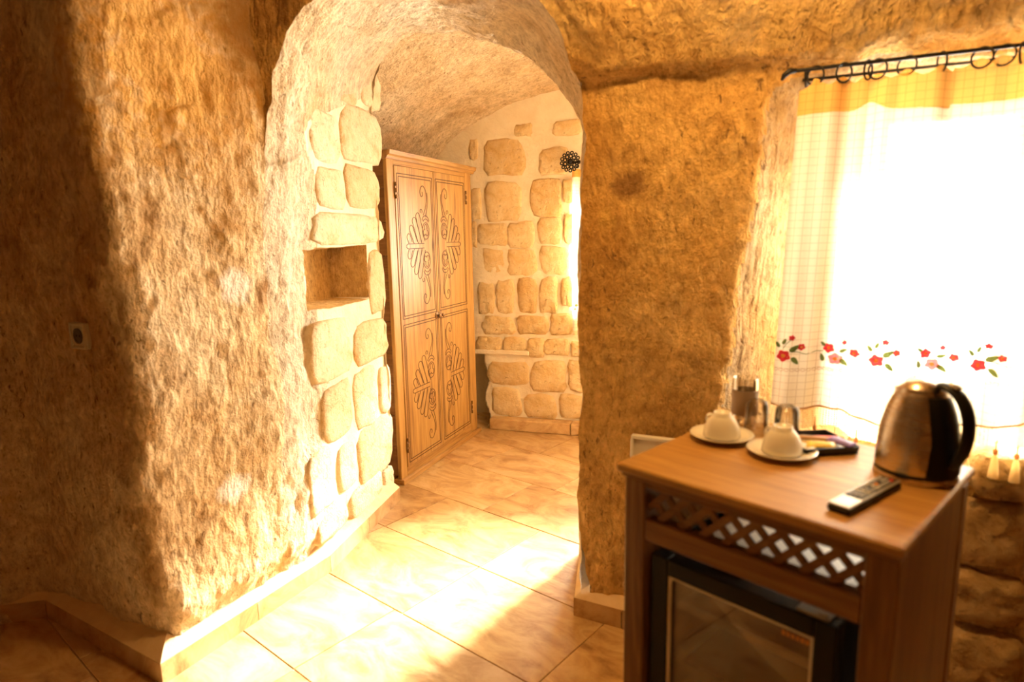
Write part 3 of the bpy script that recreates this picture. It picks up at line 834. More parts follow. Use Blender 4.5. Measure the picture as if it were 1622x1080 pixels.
# ------------------------------------------------------------------ wardrobe
def wardrobe():
    root = empty('wardrobe', (-.666, 3.568, 0), math.atan2(WD[1], WD[0]), 'tall pine wardrobe with two carved doors against the rock wall', 'wardrobe')
    W, DP = 1.07, .50
    # near side of horizontal planks, far side and back
    z = .05
    for k in range(10):
        z1 = min(z + .185, 1.875)
        MB().box(0.004, .022, .02, DP, z, z1 - .003, c=.002).build('side_plank', WARD_SIDE_SHADE, root); z = z1
    MB().box(W - .022, W - .004, .02, DP, .05, 1.875).build('side_panel', WARD_SIDE_SHADE, root)
    MB().box(.022, W - .022, DP - .012, DP, .05, 1.875).build('back_panel', WARD_SIDE_SHADE, root)
    for x0, x1 in ((0, .070), (.974, W)):
        MB().box(x0, x1, 0, .024, .03, 1.875, c=.003).build('stile', WARD_V, root)
    MB().box(.070, .974, 0.001, .024, 1.843, 1.875, c=.002).build('top_rail', WARD_H, root)
    MB().box(.070, .974, 0.001, .024, .03, .082, c=.002).build('bottom_rail', WARD_H, root)
    cor = MB(); prof = [(.02, 1.868), (-.008, 1.872), (-.016, 1.885), (-.030, 1.893), (-.034, 1.915), (.02, 1.915)]
    n = len(prof); vs = [(-.012, y, z) for y, z in prof] + [(W + .03, y, z) for y, z in prof]
    cor.add(vs, [tuple(range(n)), tuple(reversed(range(n, 2 * n)))] + [(i, n + i, n + (i + 1) % n, (i + 1) % n) for i in range(n)])
    cor.build('cornice', WARD_H, root)
    MB().box(-.006, W + .006, .02, DP, 1.875, 1.908).build('top_board', WARD_H, root)
    MB().box(-.006, W + .03, -.020, .05, 0, .032, c=.004).build('plinth', WARD_H, root)
    MB().box(0, W, .05, DP, 0, .05).build('base', WARD_SIDE_SHADE, root)
    # doors
    def arc(cx, cz, rx, rz, a0, a1, n=14):
        return [(cx + rx * math.cos(math.radians(a0 + (a1 - a0) * i / n)), cz + rz * math.sin(math.radians(a0 + (a1 - a0) * i / n))) for i in range(n + 1)]
    def spline(P, n=6):
        out = []
        for i in range(len(P) - 1):
            p0 = P[max(i - 1, 0)]; p1 = P[i]; p2 = P[i + 1]; p3 = P[min(i + 2, len(P) - 1)]
            for k in range(n):
                t = k / n
                out.append(tuple(.5 * (2 * p1[j] + (p2[j] - p0[j]) * t + (2 * p0[j] - 5 * p1[j] + 4 * p2[j] - p3[j]) * t * t + (-p0[j] + 3 * p1[j] - 3 * p2[j] + p3[j]) * t ** 3) for j in (0, 1)))
        out.append(P[-1]); return out
    def motif():
        ls = []
        ls.append([(.030, .014), (.012, .012), (0, 0)])
        ls.append([(.026, .014), (.210, .014)])
        pet = [((.050, .016), (.030, .060), .021), ((.110, .016), (.060, .108), .022), ((.160, .016), (.098, .154), .022), ((.200, .020), (.142, .182), .022)]
        for (bx, bz), (tx, tz), hw in pet:
            d = math.hypot(tx - bx, tz - bz); ux, uz = (tx - bx) / d, (tz - bz) / d; nx, nz_ = -uz, ux
            for h_ in (hw,):
                L = [(bx + nx * h_, bz + nz_ * h_)]
                e = d - hw * .4
                for i in range(11):
                    a = PI * i / 10
                    L.append((bx + ux * e + nx * h_ * math.cos(a) + ux * h_ * math.sin(a), bz + uz * e + nz_ * h_ * math.cos(a) + uz * h_ * math.sin(a)))
                L.append((bx - nx * h_, bz - nz_ * h_))
                ls.append([(x, max(z, .016)) for x, z in L])
        ls.append(arc(.236, .088, .042, .050, 0, 360, 24))
        for a in (90, 200, 330):
            cx, cz = .236 + .016 * math.cos(math.radians(a)), .088 + .022 * math.sin(math.radians(a))
            ls.append(arc(cx, cz, .016, .018, a - 130, a + 130, 10))
        ls.append(arc(.236, .140, .044, .040, 165, 10, 12)); ls.append(arc(.238, .136, .034, .024, 160, 10, 10))
        ls.append(arc(.186, .205, .012, .013, -60, 220, 9))
        ls.append(spline([(.212, .182), (.240, .225), (.258, .275), (.252, .325), (.222, .354), (.192, .344), (.182, .314), (.196, .292), (.214, .302), (.208, .320)]))
        ls.append(spline([(.238, .172), (.256, .212), (.270, .268), (.266, .318)]))
        full = []
        for l in ls: full.append(l); full.append([(x, -z) for x, z in l])
        return full
    mot = motif()
    for side in (0, 1):
        x0, x1 = ((.072, .519), (.525, .972))[side]
        door = MB().box(x0, x1, -.003, .020, .084, 1.841, c=.002).build('door', WARD_V, root)
        mir = (lambda x: x) if side == 0 else (lambda x: 1.044 - x)
        g = MB()
        for za, zb in ((.975, 1.800), (.108, .940)):
            for k, ins in enumerate((0, .016)):
                a, b = .094 + ins, .500 - ins; c_, d_ = za + ins, zb - ins
                for p, q in (((a, c_), (b, c_)), ((b, c_), (b, d_)), ((b, d_), (a, d_)), ((a, d_), (a, c_))):
                    g.ribbon([(mir(p[0]), p[1]), (mir(q[0]), q[1])], .0048, -.003)
        for zc_ in (1.392, .527):
            for l in mot: g.ribbon([(mir(0.166 + x), zc_ + z) for x, z in l], .0044, -.003)
        tag(g.build('carving', CARVE, door), 'dark carved fan, flower and scroll lines')
        for zk in (1.705, .222):
            hg = MB(); xk = mir(.074)
            hg.box(xk - .010, xk + .010, -.008, -.003, zk - .030, zk + .030, c=.002)
            for dz in (-.034, 0, .034): hg.tube([(xk, -.009, zk + dz - .011), (xk, -.009, zk + dz + .011)], .007, 8)
            hg.build('hinge', BRASS, door)
        kb = MB(); xk = mir(.500)
        Mx = Matrix.Translation((xk, -.003, .948)) @ Matrix.Rotation(PI / 2, 4, 'X')
        kb.lathe([(.022, 0), (.023, .003), (.016, .006), (.006, .008), (.006, .018), (.013, .022), (.014, .029), (.006, .034), (.0005, .0345)], 14, Mx, cap0=True)
        for i in range(8):
            a = 2 * PI * i / 8; kb.box(xk + .022 * math.cos(a) - .005, xk + .022 * math.cos(a) + .005, -.007, -.003, .948 + .022 * math.sin(a) - .005, .948 + .022 * math.sin(a) + .005, c=.0015)
        kb.build('knob', BRASS, door, auto=True)
wardrobe()

# ------------------------------------------------------------------ curtains
def uv_surface(name, fn, s_arr, z_fn, nz, mat, parent, z_arr=None):
    """fn(s, z) -> xyz ; z_fn(s) -> (zlow, zhigh)"""
    vs = []; uvs = []; fs = []; n = nz + 1
    for s in s_arr:
        z0, z1 = z_fn(s)
        for k in range(n):
            z = z0 + (z1 - z0) * k / nz
            vs.append(tuple(fn(s, z))); uvs.append((s, z))
    for i in range(len(s_arr) - 1):
        for k in range(nz):
            fs.append((i * n + k, (i + 1) * n + k, (i + 1) * n + k + 1, i * n + k + 1))
    me = bpy.data.meshes.new(name); me.from_pydata(vs, [], fs); me.update()
    uvl = me.uv_layers.new(name='UVMap')
    li = np.zeros(len(me.loops), np.int32); me.loops.foreach_get('vertex_index', li)
    uvl.data.foreach_set('uv', np.array(uvs, np.float32)[li].ravel())
    me.polygons.foreach_set('use_smooth', [True] * len(me.polygons))
    return link(name, me, mat, parent)

CO = -.075                                             # curtain plane, in front of the window wall
ROD_Z = 1.888
ring_px = [1293, 1338, 1376, 1391, 1437, 1492, 1555, 1590, 1618]
wp = (*(RIM_R + WN * CO), 0)
ring_s = [float((onplane(x, 100, wp, (*WN, 0))[:2] - RIM_R) @ WE) for x in ring_px] + [1.27, 1.35, 1.44, 1.53, 1.62, 1.72, 1.81, 1.90]
def fold(s, z):
    h = (z - .9) / .95; a = .5 + .5 * min(1, max(0, 1 - h)) 
    sh = s + .012 * math.sin(3 * s + 2.0 * h)
    f1 = .030 * math.sin(2 * PI * sh / .265 + .8) + .012 * math.sin(2 * PI * sh / .118 + 2.1) + .005 * math.sin(2 * PI * s / .061)
    if .84 < s < .93: f1 += .022 * math.exp(-((s - .868) / .016) ** 2)      # tight pleat below the paired rings
    return f1 * a
def curt(s, z):
    # the free edge drifts outwards a little towards the hem
    s2 = s - .035 * max(0, 1 - (s - .68) / .5) * (1.85 - z) / .95
    q = RIM_R + WE * s2 + WN * (CO + fold(s, z)); return (q[0], q[1], z)
def top_edge(s):
    d = min(abs(s - r) for r in ring_s)
    return 1.845 + .020 * math.exp(-(d / .022) ** 2) + (.012 if s > 1.05 else 0) - .010 * (s < .72)
def band(s): return 1.762 + .010 * math.sin(s * 9 + .6) + (.012 if s > 1.05 else 0) + .022 * math.exp(-((s - .868) / .025) ** 2)
def hem_edge(s): return .905 + .012 * math.sin(s * 11) + .006 * math.sin(s * 31)
cr = empty('curtain', (0, 0, 0), 0, 'long cream checked curtain with red flower border on black rod', 'curtain')
sa = np.linspace(.685, 1.93, 250)
uv_surface('curtain_panel', curt, sa, lambda s: (hem_edge(s), band(s) + .002), 60, CURTAIN, cr)
uv_surface('header_band', curt, sa, lambda s: (band(s), top_edge(s)), 10, CURTAIN_HEAD, cr)
hem = MB().tube([curt(s, hem_edge(s)) for s in sa[::2]], .0028, 6).build('hem_cord', HEM, cr, smooth=True)
def lace_fn(s, z):
    p = curt(s, max(z, hem_edge(s))); return (p[0], p[1], z)
uv_surface('lace_trim', lace_fn, sa, lambda s: (hem_edge(s) - .050 - .016 * abs(math.sin(s * 26)), hem_edge(s)), 6, LACE, cr)
tas_b = MB(); tas_b.lathe([(.0015, .040), (.002, .018), (.006, .016), (.006, .008), (.0035, .004)], 10)
tas_c = MB(); tas_c.lathe([(.0035, .005), (.007, -.004), (.008, -.010), (.012, -.040), (.013, -.052), (.004, -.054)], 10)
tb, tcm = tas_b.mesh('cord', HEM, True), tas_c.mesh('tassel', TASSEL, True)
for k, s in enumerate(np.arange(.70, 1.90, .052)):
    p = lace_fn(s, hem_edge(s) - .060)
    t = link('tassel', tcm, TASSEL, cr); t.location = (p[0], p[1], p[2] - .022 - .02 * (k % 2)); t.scale = (1.0, 1.0, 1.15)
    b = link('tassel_cord', tb, HEM, t)
# embroidered flowers lying on the cloth, 2 mm proud on the room side
def on_cloth(s, z, du=.0): 
    p = Vector(curt(s, z)); e = .004
    a = Vector(curt(s + e, z)) - Vector(curt(s - e, z)); b = Vector(curt(s, z + e)) - Vector(curt(s, z - e))
    n = a.cross(b).normalized()
    if n.dot(Vector((WN[0], WN[1], 0))) > 0: n = -n
    return p + n * (.0015 + du)
def patch(pts_sz, mat, name, lift=0.0):
    c = (sum(p[0] for p in pts_sz) / len(pts_sz), sum(p[1] for p in pts_sz) / len(pts_sz))
    vs = [on_cloth(*c, lift + .001)] + [on_cloth(p[0], p[1], lift) for p in pts_sz]; n = len(pts_sz)
    MB().add([tuple(v) for v in vs], [(0, i + 1, (i + 1) % n + 1) for i in range(n)]).build(name, mat, cr)
def flower(s, z, r, mat):
    pts = []
    ph = rng.uniform(0, 6)
    for i in range(20):
        a = 2 * PI * i / 20; rr = r * (.88 + .13 * math.cos(5 * a + ph)); pts.append((s + rr * math.cos(a), z + rr * math.sin(a)))
    patch(pts, mat, 'embroidered_flower')
    if r > .010: patch([(s + r * .3 * math.cos(a), z + r * .3 * math.sin(a)) for a in np.linspace(0, 2 * PI, 8, endpoint=False)], YELLOW, 'flower_centre', .0012)
def leaf(s, z, a, L):
    pts = []
    for i in range(10):
        t = 2 * PI * i / 10; x, y = L / 2 * math.cos(t), L * .24 * math.sin(t) * (1 - .35 * math.cos(t))
        pts.append((s + x * math.cos(a) - y * math.sin(a), z + x * math.sin(a) + y * math.cos(a)))
    patch(pts, GREEN, 'embroidered_leaf', .0004)
def stem(pts):
    mb = MB(); mb.tube([tuple(on_cloth(*p)) for p in pts], .0011, 5); mb.build('embroidered_stem', GREEN, cr)
s0 = .695
while s0 < 1.85:
    z0 = 1.085
    flower(s0 + .012, z0 - .012, .019, RED if (int(s0 * 7) % 2 == 0) else PINK); flower(s0 + .030, z0 + .044, .009, RED); flower(s0 + .056, z0 + .016, .011, RED)
    leaf(s0 + .038, z0 + .012, .7, .030); leaf(s0 + .042, z0 - .026, -.9, .028); leaf(s0 - .006, z0 + .022, 2.2, .022); leaf(s0 + .012, z0 + .032, 1.2, .020)
    stem([(s0 + .02, z0), (s0 + .045, z0 + .002), (s0 + .07, z0 - .006), (s0 + .095, z0 + .002), (s0 + .115, z0)])
    stem([(s0 + .01, z0 + .01), (s0 + .018, z0 + .026), (s0 + .030, z0 + .040)])
    flower(s0 + .128, z0 + .010, .016, RED); flower(s0 + .146, z0 - .020, .019, PINK); flower(s0 + .166, z0 + .030, .008, RED); flower(s0 + .192, z0 + .004, .013, RED)
    leaf(s0 + .112, z0 - .020, 1.9, .026); leaf(s0 + .168, z0 - .030, -.7, .030); leaf(s0 + .165, z0 + .006, .3, .024); leaf(s0 + .112, z0 + .022, 2.4, .020)
    s0 += .232
ch = MB()
for s in np.arange(.69, 1.9, .014):
    ch.tube([tuple(on_cloth(s + .006 * math.cos(a), 1.030 + .004 * math.sin(a))) for a in np.linspace(0, 2 * PI, 8, endpoint=False)], .0007, 4, closed=True)
ch.build('chain_stitch', HEM, cr)

# rods and rings
rod = empty('curtain_rod', (0, 0, 0), 0, 'black wrought iron double curtain rod above the large window', 'curtain rod')
def rodpt(s, dz=0, dn=0): q = RIM_R + WE * s + WN * (CO + dn); return (q[0], q[1], ROD_Z + dz)
MB().tube([rodpt(.655, .006), rodpt(.668, .006), rodpt(2.0, .006)], .0055, 10).build('rod', IRON, rod, smooth=True)
MB().tube([rodpt(.690, -.012, .05), rodpt(2.0, -.012, .05)], .0045, 10).build('rod', IRON, rod, smooth=True)
MB().tube([rodpt(.636, -.016), rodpt(.642, -.004), rodpt(.655, .006), rodpt(.675, .007)], [.004, .008, .009, .006], 10).build('finial', IRON, rod, smooth=True)
for s in (.70, 1.95):
    MB().tube([rodpt(s, .006, 0), rodpt(s, -.004, .05), rodpt(s, -.012, .12), rodpt(s, -.02, .2)], .006, 8).build('bracket', IRON, rod, smooth=True)
rb = MB(); rb.tube([(0, .025 * math.cos(a), .025 * math.sin(a)) for a in np.linspace(0, 2 * PI, 22, endpoint=False)], .0028, 7, closed=True)
ring_me = rb.mesh('curtain_ring', IRON, True)
for k, s in enumerate(ring_s):
    p = rodpt(s, -.0135, 0)
    o = link('curtain_ring', ring_me, IRON); o.location = p
    o.rotation_euler = (0, rng.uniform(-.12, .12), math.atan2(WE[1], WE[0]) + rng.choice([-.9, -.45, .3, .65, 1.0]))
    tag(o, 'black iron ring hanging the large checked curtain from its rod', 'curtain ring', 'rings on the large window rod')

# curtain of the inner window, drawn to its left side
def bcurt(s, z):
    s2 = s; d = -.085 + .018 * math.sin(2 * PI * s / .075) + .008 * math.sin(2 * PI * s / .21 + z)
    q = BW0 + BE * s2 + BN * d; return (q[0], q[1], z)
bs0 = float((onplane(906, 400, (*(BW0 - BN * .085), 0), (*BN, 0))[:2] - BW0) @ BE)
bz1 = float(onplane(914, 280, (*(BW0 - BN * .085), 0), (*BN, 0))[2]); bz0 = float(onplane(914, 524, (*(BW0 - BN * .085), 0), (*BN, 0))[2])
bc = empty('curtain', (0, 0, 0), 0, 'white curtain bunched at the inner window in the stone back wall', 'curtain')
sb = np.linspace(bs0, bs0 + .34, 70)
uv_surface('curtain_panel', bcurt, sb, lambda s: (bz0, bz1), 40, CURTAIN, bc)
uv_surface('header_band', bcurt, sb, lambda s: (bz1 - .002, bz1 + .05), 5, CURTAIN_HEAD, bc)
uv_surface('lace_trim', bcurt, sb, lambda s: (bz0 - .03, bz0), 3, LACE, bc)
def bpatch(cs, cz, r, mat, name):
    vs = []
    for i in range(12):
        a = 2 * PI * i / 12; rr = r * (.8 + .2 * math.cos(5 * a)); p = bcurt(cs + rr * math.cos(a), cz + rr * math.sin(a)); vs.append((p[0] - BN[0] * .004, p[1] - BN[1] * .004, p[2]))
    MB().add(vs, [tuple(range(12))]).build(name, mat, bc)
for ds, dz, r, mt, nm in ((.055, .0, .018, PINK, 'embroidered_flower'), (.03, .012, .012, GREEN, 'embroidered_leaf'), (.022, -.014, .010, GREEN, 'embroidered_leaf'), (.075, .028, .009, RED, 'embroidered_flower'),
                          (.18, .0, .018, PINK, 'embroidered_flower'), (.15, .010, .012, GREEN, 'embroidered_leaf'), (.24, .0, .016, RED, 'embroidered_flower')):
    bpatch(bs0 + ds, bz0 + .17 + dz, r, mt, nm)
br = empty('curtain_rod', (0, 0, 0), 0, 'black iron rod with rosette end on the stone back wall', 'curtain rod')
rc = onplane(905, 257, (*(BW0 - BN * .06), 0), (*BN, 0)); rs = float((rc[:2] - BW0) @ BE); rzz = float(rc[2])
def brp(s, dz, d): q = BW0 + BE * s - BN * d; return (q[0], q[1], rzz + dz)
MB().tube([brp(rs, -.005, .10), brp(rs + 1.6, -.005, .10)], .008, 8).build('rod', IRON, br, smooth=True)
MB().tube([brp(rs, 0, -.02), brp(rs, 0, .10)], .009, 8).build('bracket', IRON, br, smooth=True)
ro = MB()
ro.tube([brp(rs, 0, .105), brp(rs, 0, .120)], [.022, .014], 10)
for ring_r, n_, rr in ((.036, 9, .014), (.058, 13, .0125)):
    for i in range(n_):
        a = 2 * PI * i / n_ + ring_r * 40
        c = (rs + ring_r * math.cos(a), ring_r * math.sin(a))
        ro.tube([brp(c[0] + rr * .8 * math.cos(b), c[1] + rr * .8 * math.sin(b), .105) for b in np.linspace(0, 2 * PI, 8, endpoint=False)], .0045, 5, closed=True)
ro.build('rosette', IRON, br, smooth=True)
rb2 = MB(); rb2.tube([(0, .022 * math.cos(a), .022 * math.sin(a)) for a in np.linspace(0, 2 * PI, 18, endpoint=False)], .004, 6, closed=True)
rb2m = rb2.mesh('curtain_ring', IRON, True)
for k in range(6):
    o = link('curtain_ring', rb2m, IRON); o.location = brp(rs + .045 + k * .055, -.020, .10); o.rotation_euler = (0, 0, math.atan2(BE[1], BE[0]) + (.9 if k % 2 else .5))
    tag(o, 'small dark ring on the rod of the inner window', 'curtain ring', 'rings on the inner window rod')

# ------------------------------------------------------------------ minibar cabinet
TOPZ = .95
CA = onz(976, 732, TOPZ); CYAW = .8127
CX = np.array([math.cos(CYAW), -math.sin(CYAW)]); CY = np.array([math.sin(CYAW), math.cos(CYAW)])
def cabw(x, y, z=0.0): q = CA[:2] + CX * x + CY * y; return (q[0], q[1], z)
def cabl(px, py, z): q = onz(px, py, z)[:2] - CA[:2]; return float(q @ CX), float(q @ CY)
def cabinet():
    root = empty('minibar_cabinet', cabw(0, 0), -CYAW, 'brown wooden minibar cabinet with lattice strip under its top', 'cabinet')
    W, DP = .561, .493
    MB().box(0, W, 0, DP, .930, .950, c=.004).build('top_board', CAB_H, root)
    MB().box(.008, W - .006, .008, DP - .006, .920, .930, c=.003).build('top_moulding', CAB_X, root)
    for x0, x1 in ((.014, .066), (.503, .555)):
        MB().box(x0, x1, .014, .058, 0, .920, c=.003).build('post', CAB_V, root)
        MB().box(x0, x1, DP - .055, DP - .012, 0, .920, c=.003).build('post', CAB_V, root)
    for x0 in (.018, .539):
        MB().box(x0, x0 + .014, .058, DP - .055, .03, .920, c=.001).build('side_panel', CAB_V, root)
    MB().box(.066, .503, .018, .040, .903, .920, c=.002).build('apron_rail', CAB_X, root)
    MB().box(.066, .503, .016, .050, .783, .834, c=.003).build('middle_rail', CAB_X, root)
    MB().box(.066, .503, DP - .05, DP - .03, .880, .920).build('back_rail', CAB_X, root)
    MB().box(.032, .539, .058, DP - .055, .040, .060).build('bottom_shelf', CAB_X, root)
    # lattice of two crossing layers of slats
    x0, x1, z0, z1 = .066, .503, .834, .903
    for layer, sg in ((0, 1), (1, -1)):
        k = -1
        while True:
            xb = x0 - .07 + k * .0500
            if xb > x1 + .02: break
            k += 1
            # line x = xb + t, z = (z0 + t) or (z1 - t), clipped
            t0 = max(0, x0 - xb); t1 = min(z1 - z0, x1 - xb)
            if t1 - t0 < .006: continue
            pa = (xb + t0, z0 + t0 if sg > 0 else z1 - t0); pb = (xb + t1, z0 + t1 if sg > 0 else z1 - t1)
            L = math.hypot(pb[0] - pa[0], pb[1] - pa[1]); a = math.atan2(pb[1] - pa[1], pb[0] - pa[0])
            M = Matrix.Translation(((pa[0] + pb[0]) / 2, .030 + .006 * layer, (pa[1] + pb[1]) / 2)) @ Matrix.Rotation(-a, 4, 'Y')
            MB().box(-L / 2, L / 2, -.003, .003, -.0080, .0080, M, c=.001).build('lattice_slat', CAB_X, root)
    return root
cabinet()

def fridge():
    root = empty('mini_fridge', cabw(.076, .030, .062), -CYAW, 'black glass-door mini fridge inside the wooden cabinet', 'fridge')
    W, H, D = .388, .690, .38
    b = MB()
    b.box(0, .025, .036, D, 0, H); b.box(W - .025, W, .036, D, 0, H); b.box(.025, W - .025, .036, D, 0, .06); b.box(.025, W - .025, .036, D, H - .035, H - .004); b.box(.025, W - .025, D - .03, D, .06, H - .035)
    b.build('body', BLACK_MATT, root)
    tp = MB().box(.004, W - .004, .075, D - .005, H - .004, H, c=.001).build('top_panel', WHITE_PL, root)
    tag(tp, 'white top of the fridge seen through the lattice')
    li = MB()
    li.box(.025, .030, .04, D - .03, .06, H - .035); li.box(W - .030, W - .025, .04, D - .03, .06, H - .035); li.box(.030, W - .030, D - .036, D - .030, .06, H - .035)
    li.box(.030, W - .030, .04, D - .036, H - .040, H - .035); li.box(.030, W - .030, .04, D - .036, .06, .066)
    for k in range(16):
        z = .10 + k * .034
        li.box(.030, .037, .06, D - .05, z, z + .012); li.box(W - .037, W - .030, .06, D - .05, z, z + .012)
    li.build('liner', LINER, root)
    for z in (.22, .40, .545):
        sh = MB().box(.034, W - .034, .07, D - .04, z, z + .005).build('shelf', FRIDGE_GLASS, root)
        MB().box(.034, W - .034, .062, .072, z - .004, z + .014, c=.002).build('shelf_edge', WHITE_PL, sh)
    fr = .040
    d = MB(); d.box(0, fr, 0, .034, 0, H, c=.003); d.box(W - fr, W, 0, .034, 0, H, c=.003); d.box(fr, W - fr, .001, .034, H - fr, H, c=.003); d.box(fr, W - fr, .001, .034, 0, fr, c=.003)
    door = d.build('door_frame', BLACK, root)
    tr = MB()
    for a, b_, c_, e in ((fr, fr + .006, fr, H - fr), (W - fr - .006, W - fr, fr, H - fr)): tr.box(a, b_, .006, .014, c_, e)
    tr.box(fr + .006, W - fr - .006, .006, .014, H - fr - .006, H - fr); tr.build('gasket', LINER, door)
    MB().box(fr, W - fr, .015, .019, fr, H - fr).build('pane', FRIDGE_GLASS, door)
    st = MB(); 
    for k in range(6): st.box(W - fr - .062 + k * .009, W - fr - .056 + k * .009, .0135, .0148, H - fr - .026, H - fr - .016)
    tag(st.build('sticker', new_mat('orange_print', (.75, .32, .08), .6)[0], door), 'small orange printed mark on the glass')
    hg = MB(); hg.box(W - .075, W - .015, .006, .05, H, H + .006, c=.001); hg.tube([(W - .03, .016, H + .004), (W - .03, .016, H + .012)], .009, 10); hg.build('hinge', GREY_PL, door)
    MB().box(.12, .19, .040, .070, H, H + .004, c=.001).build('top_plate', GREY_PL, root)
fridge()

# ------------------------------------------------------------------ things on the cabinet
def kettle():
    x, y = cabl(1452, 752, TOPZ)
    x = min(x, .561 - .078)
    p = cabw(x, y, TOPZ)
    tocam = math.atan2(-p[1], -p[0]); hd = tocam + math.radians(52)             # handle turns to the viewer's right
    root = empty('electric_kettle', p, hd, 'brushed steel electric kettle with black handle on the cabinet', 'kettle')
    MB().lathe([(.070, 0), (.0745, .001), (.0755, .004), (.0750, .013)], 48, cap0=True, cap1=True).build('power_base', STEEL, root, auto=True)
    MB().lathe([(.0735, .013), (.0742, .014), (.0742, .020), (.0735, .0205)], 48, cap0=True, cap1=True).build('base_band', BLACK, root, auto=True)
    prof = [(.0735, .0205), (.0738, .026), (.0733, .045), (.0722, .070), (.0700, .095), (.0655, .118), (.0598, .140), (.0528, .159), (.0450, .174)]
    body = MB(); body.lathe(prof, 56); body.build('body', STEEL, root, smooth=True)
    MB().lathe([(.0450, .1742), (.0436, .1757), (.0436, .1762), (.0442, .1766), (.0385, .185), (.029, .1935), (.016, .1995), (.0005, .2015)], 56).build('lid', STEEL, root, smooth=True)
    # black spine on the body below the handle
    R = lambda z: float(np.interp(z, [q[1] for q in prof], [q[0] for q in prof]))
    sp = MB(); vs = []; fs = []; zs = np.linspace(.021, .172, 20)
    for z in zs:
        w = .58 + .10 * abs((z - .09) / .08)
        for a in np.linspace(-w, w, 7):
            r = R(z) + .0035 * (1 - (a / w) ** 4) + .0003
            vs.append((r * math.cos(a), r * math.sin(a), z))
    for i in range(len(zs) - 1):
        for k in range(6): fs.append((i * 7 + k, i * 7 + k + 1, (i + 1) * 7 + k + 1, (i + 1) * 7 + k))
    hb = sp.add(vs, fs).build('spine', BLACK, root, smooth=True)
    # loop handle
    path = [(.030, .194), (.052, .197), (.073, .187), (.088, .170), (.098, .145), (.101, .115), (.097, .085), (.087, .060), (.078, .044), (.070, .038)]
    hv = MB(); vs = []; fs = []; ndiv = 12
    for i, (r, z) in enumerate(path):
        a = Vector((path[max(i - 1, 0)][0], 0, path[max(i - 1, 0)][1])); b = Vector((path[min(i + 1, 9)][0], 0, path[min(i + 1, 9)][1])); t = (b - a).normalized()
        nn = Vector((-t.z, 0, t.x)); hw = .017 if 0 < i < 8 else .014; ht = .0085
        for k in range(ndiv):
            an = 2 * PI * k / ndiv; q = Vector((r, 0, z)) + nn * ht * math.sin(an) + Vector((0, 1, 0)) * hw * math.cos(an); vs.append(tuple(q))
    for i in range(9):
        for k in range(ndiv):
            k2 = (k + 1) % ndiv; fs.append((i * ndiv + k, i * ndiv + k2, (i + 1) * ndiv + k2, (i + 1) * ndiv + k))
    fs += [tuple(reversed(range(ndiv))), tuple(9 * ndiv + k for k in range(ndiv))]
    h = hv.add(vs, fs).build('handle', BLACK, root, smooth=True); h.modifiers.new('sub', 'SUBSURF').levels = 1; h.modifiers['sub'].render_levels = 2
    MB().lathe([(.012, 0), (.012, .003), (.009, .0045), (.0005, .005)], 16, Matrix.Translation((.066, 0, .1995)) @ Matrix.Rotation(math.radians(28), 4, 'Y'), cap0=True).build('button', SILVER, h, smooth=True)
    sp_ = MB(); sp_.add([(-.046, -.016, .168), (-.046, .016, .168), (-.064, 0, .172), (-.064, 0, .168), (-.058, 0, .140), (-.050, 0, .178)], [(0, 2, 5), (1, 5, 2), (0, 4, 2), (1, 2, 4), (0, 5, 1)])
    sp_.build('spout', STEEL, root)
kettle()

def cup_and_saucer(px, py, handle, lab_s, lab_c):
    x, y = cabl(px, py, TOPZ + .010)
    s = MB(); s.lathe([(.0005, .0035), (.030, .0035), (.034, .005), (.060, .0115), (.0735, .0165), (.0745, .0155), (.062, .0085), (.036, .001), (.034, 0), (.0005, 0)], 48)
    so = s.build('saucer', PORCELAIN, smooth=True); so.location = cabw(x, y, TOPZ); tag(so, lab_s, 'saucer', 'saucers on the cabinet')
    root = empty('coffee_cup', cabw(x, y, TOPZ + .0088), -CYAW + handle, lab_c, 'cup', 'upturned cups on saucers')
    c = MB(); c.lathe([(.0385, .004), (.0425, .0005), (.0430, .001), (.0425, .010), (.0395, .026), (.033, .040), (.0255, .049), (.0215, .052), (.0205, .060), (.0185, .0605), (.0175, .055), (.0005, .054)], 40)
    c.build('bowl', PORCELAIN, root, smooth=True)
    hp = [(.040, 0, .018), (.052, 0, .014), (.061, 0, .022), (.061, 0, .034), (.050, 0, .043), (.033, 0, .042)]
    hd = MB().tube(hp, [.004, .004, .0038, .0038, .004, .0045], 8); h = hd.build('handle', PORCELAIN, root, smooth=True); h.modifiers.new('sub', 'SUBSURF').render_levels = 2
cup_and_saucer(1143, 689, math.radians(155), 'white porcelain saucer nearest the rock pillar', 'white cup turned upside down on the saucer nearest the pillar')
cup_and_saucer(1238, 714, math.radians(150), 'white porcelain saucer between the black tray and the other saucer', 'white cup turned upside down beside the black sachet tray')

def tumbler(px, py, h_px, lab, r=.029, h=.085):
    x, y = px, py
    t = MB(); t.lathe([(r, 0), (r + .0008, .001), (r + .0003, .02), (r - .002, h - .012), (r - .006, h - .003), (r - .012, h), (.0005, h), ], 32)
    t.lathe([(r - .0018, .001), (r - .0022, .02), (r - .0042, h - .014), (r - .008, h - .008), (.0005, h - .007)], 32)
    o = t.build('drinking_glass', GLASS, smooth=True); o.location = cabw(x, y, TOPZ); tag(o, lab, 'glass', 'upturned glasses')
tumbler(.125, .405, 0, 'clear drinking glass upside down behind the saucer nearest the pillar')
tumbler(.200, .405, 0, 'clear drinking glass upside down behind the second saucer')
tg = empty('tall_glass', cabw(.070, .452, TOPZ), 0, 'tall clear glass with a grey brown band behind the upturned glasses', 'glass')
MB().lathe([(.0005, .004), (.026, .004), (.029, .010), (.030, .125), (.0315, .126), (.0315, .124), (.031, .010), (.028, 0), (.0005, 0)], 32).build('bowl', GLASS, tg, smooth=True)
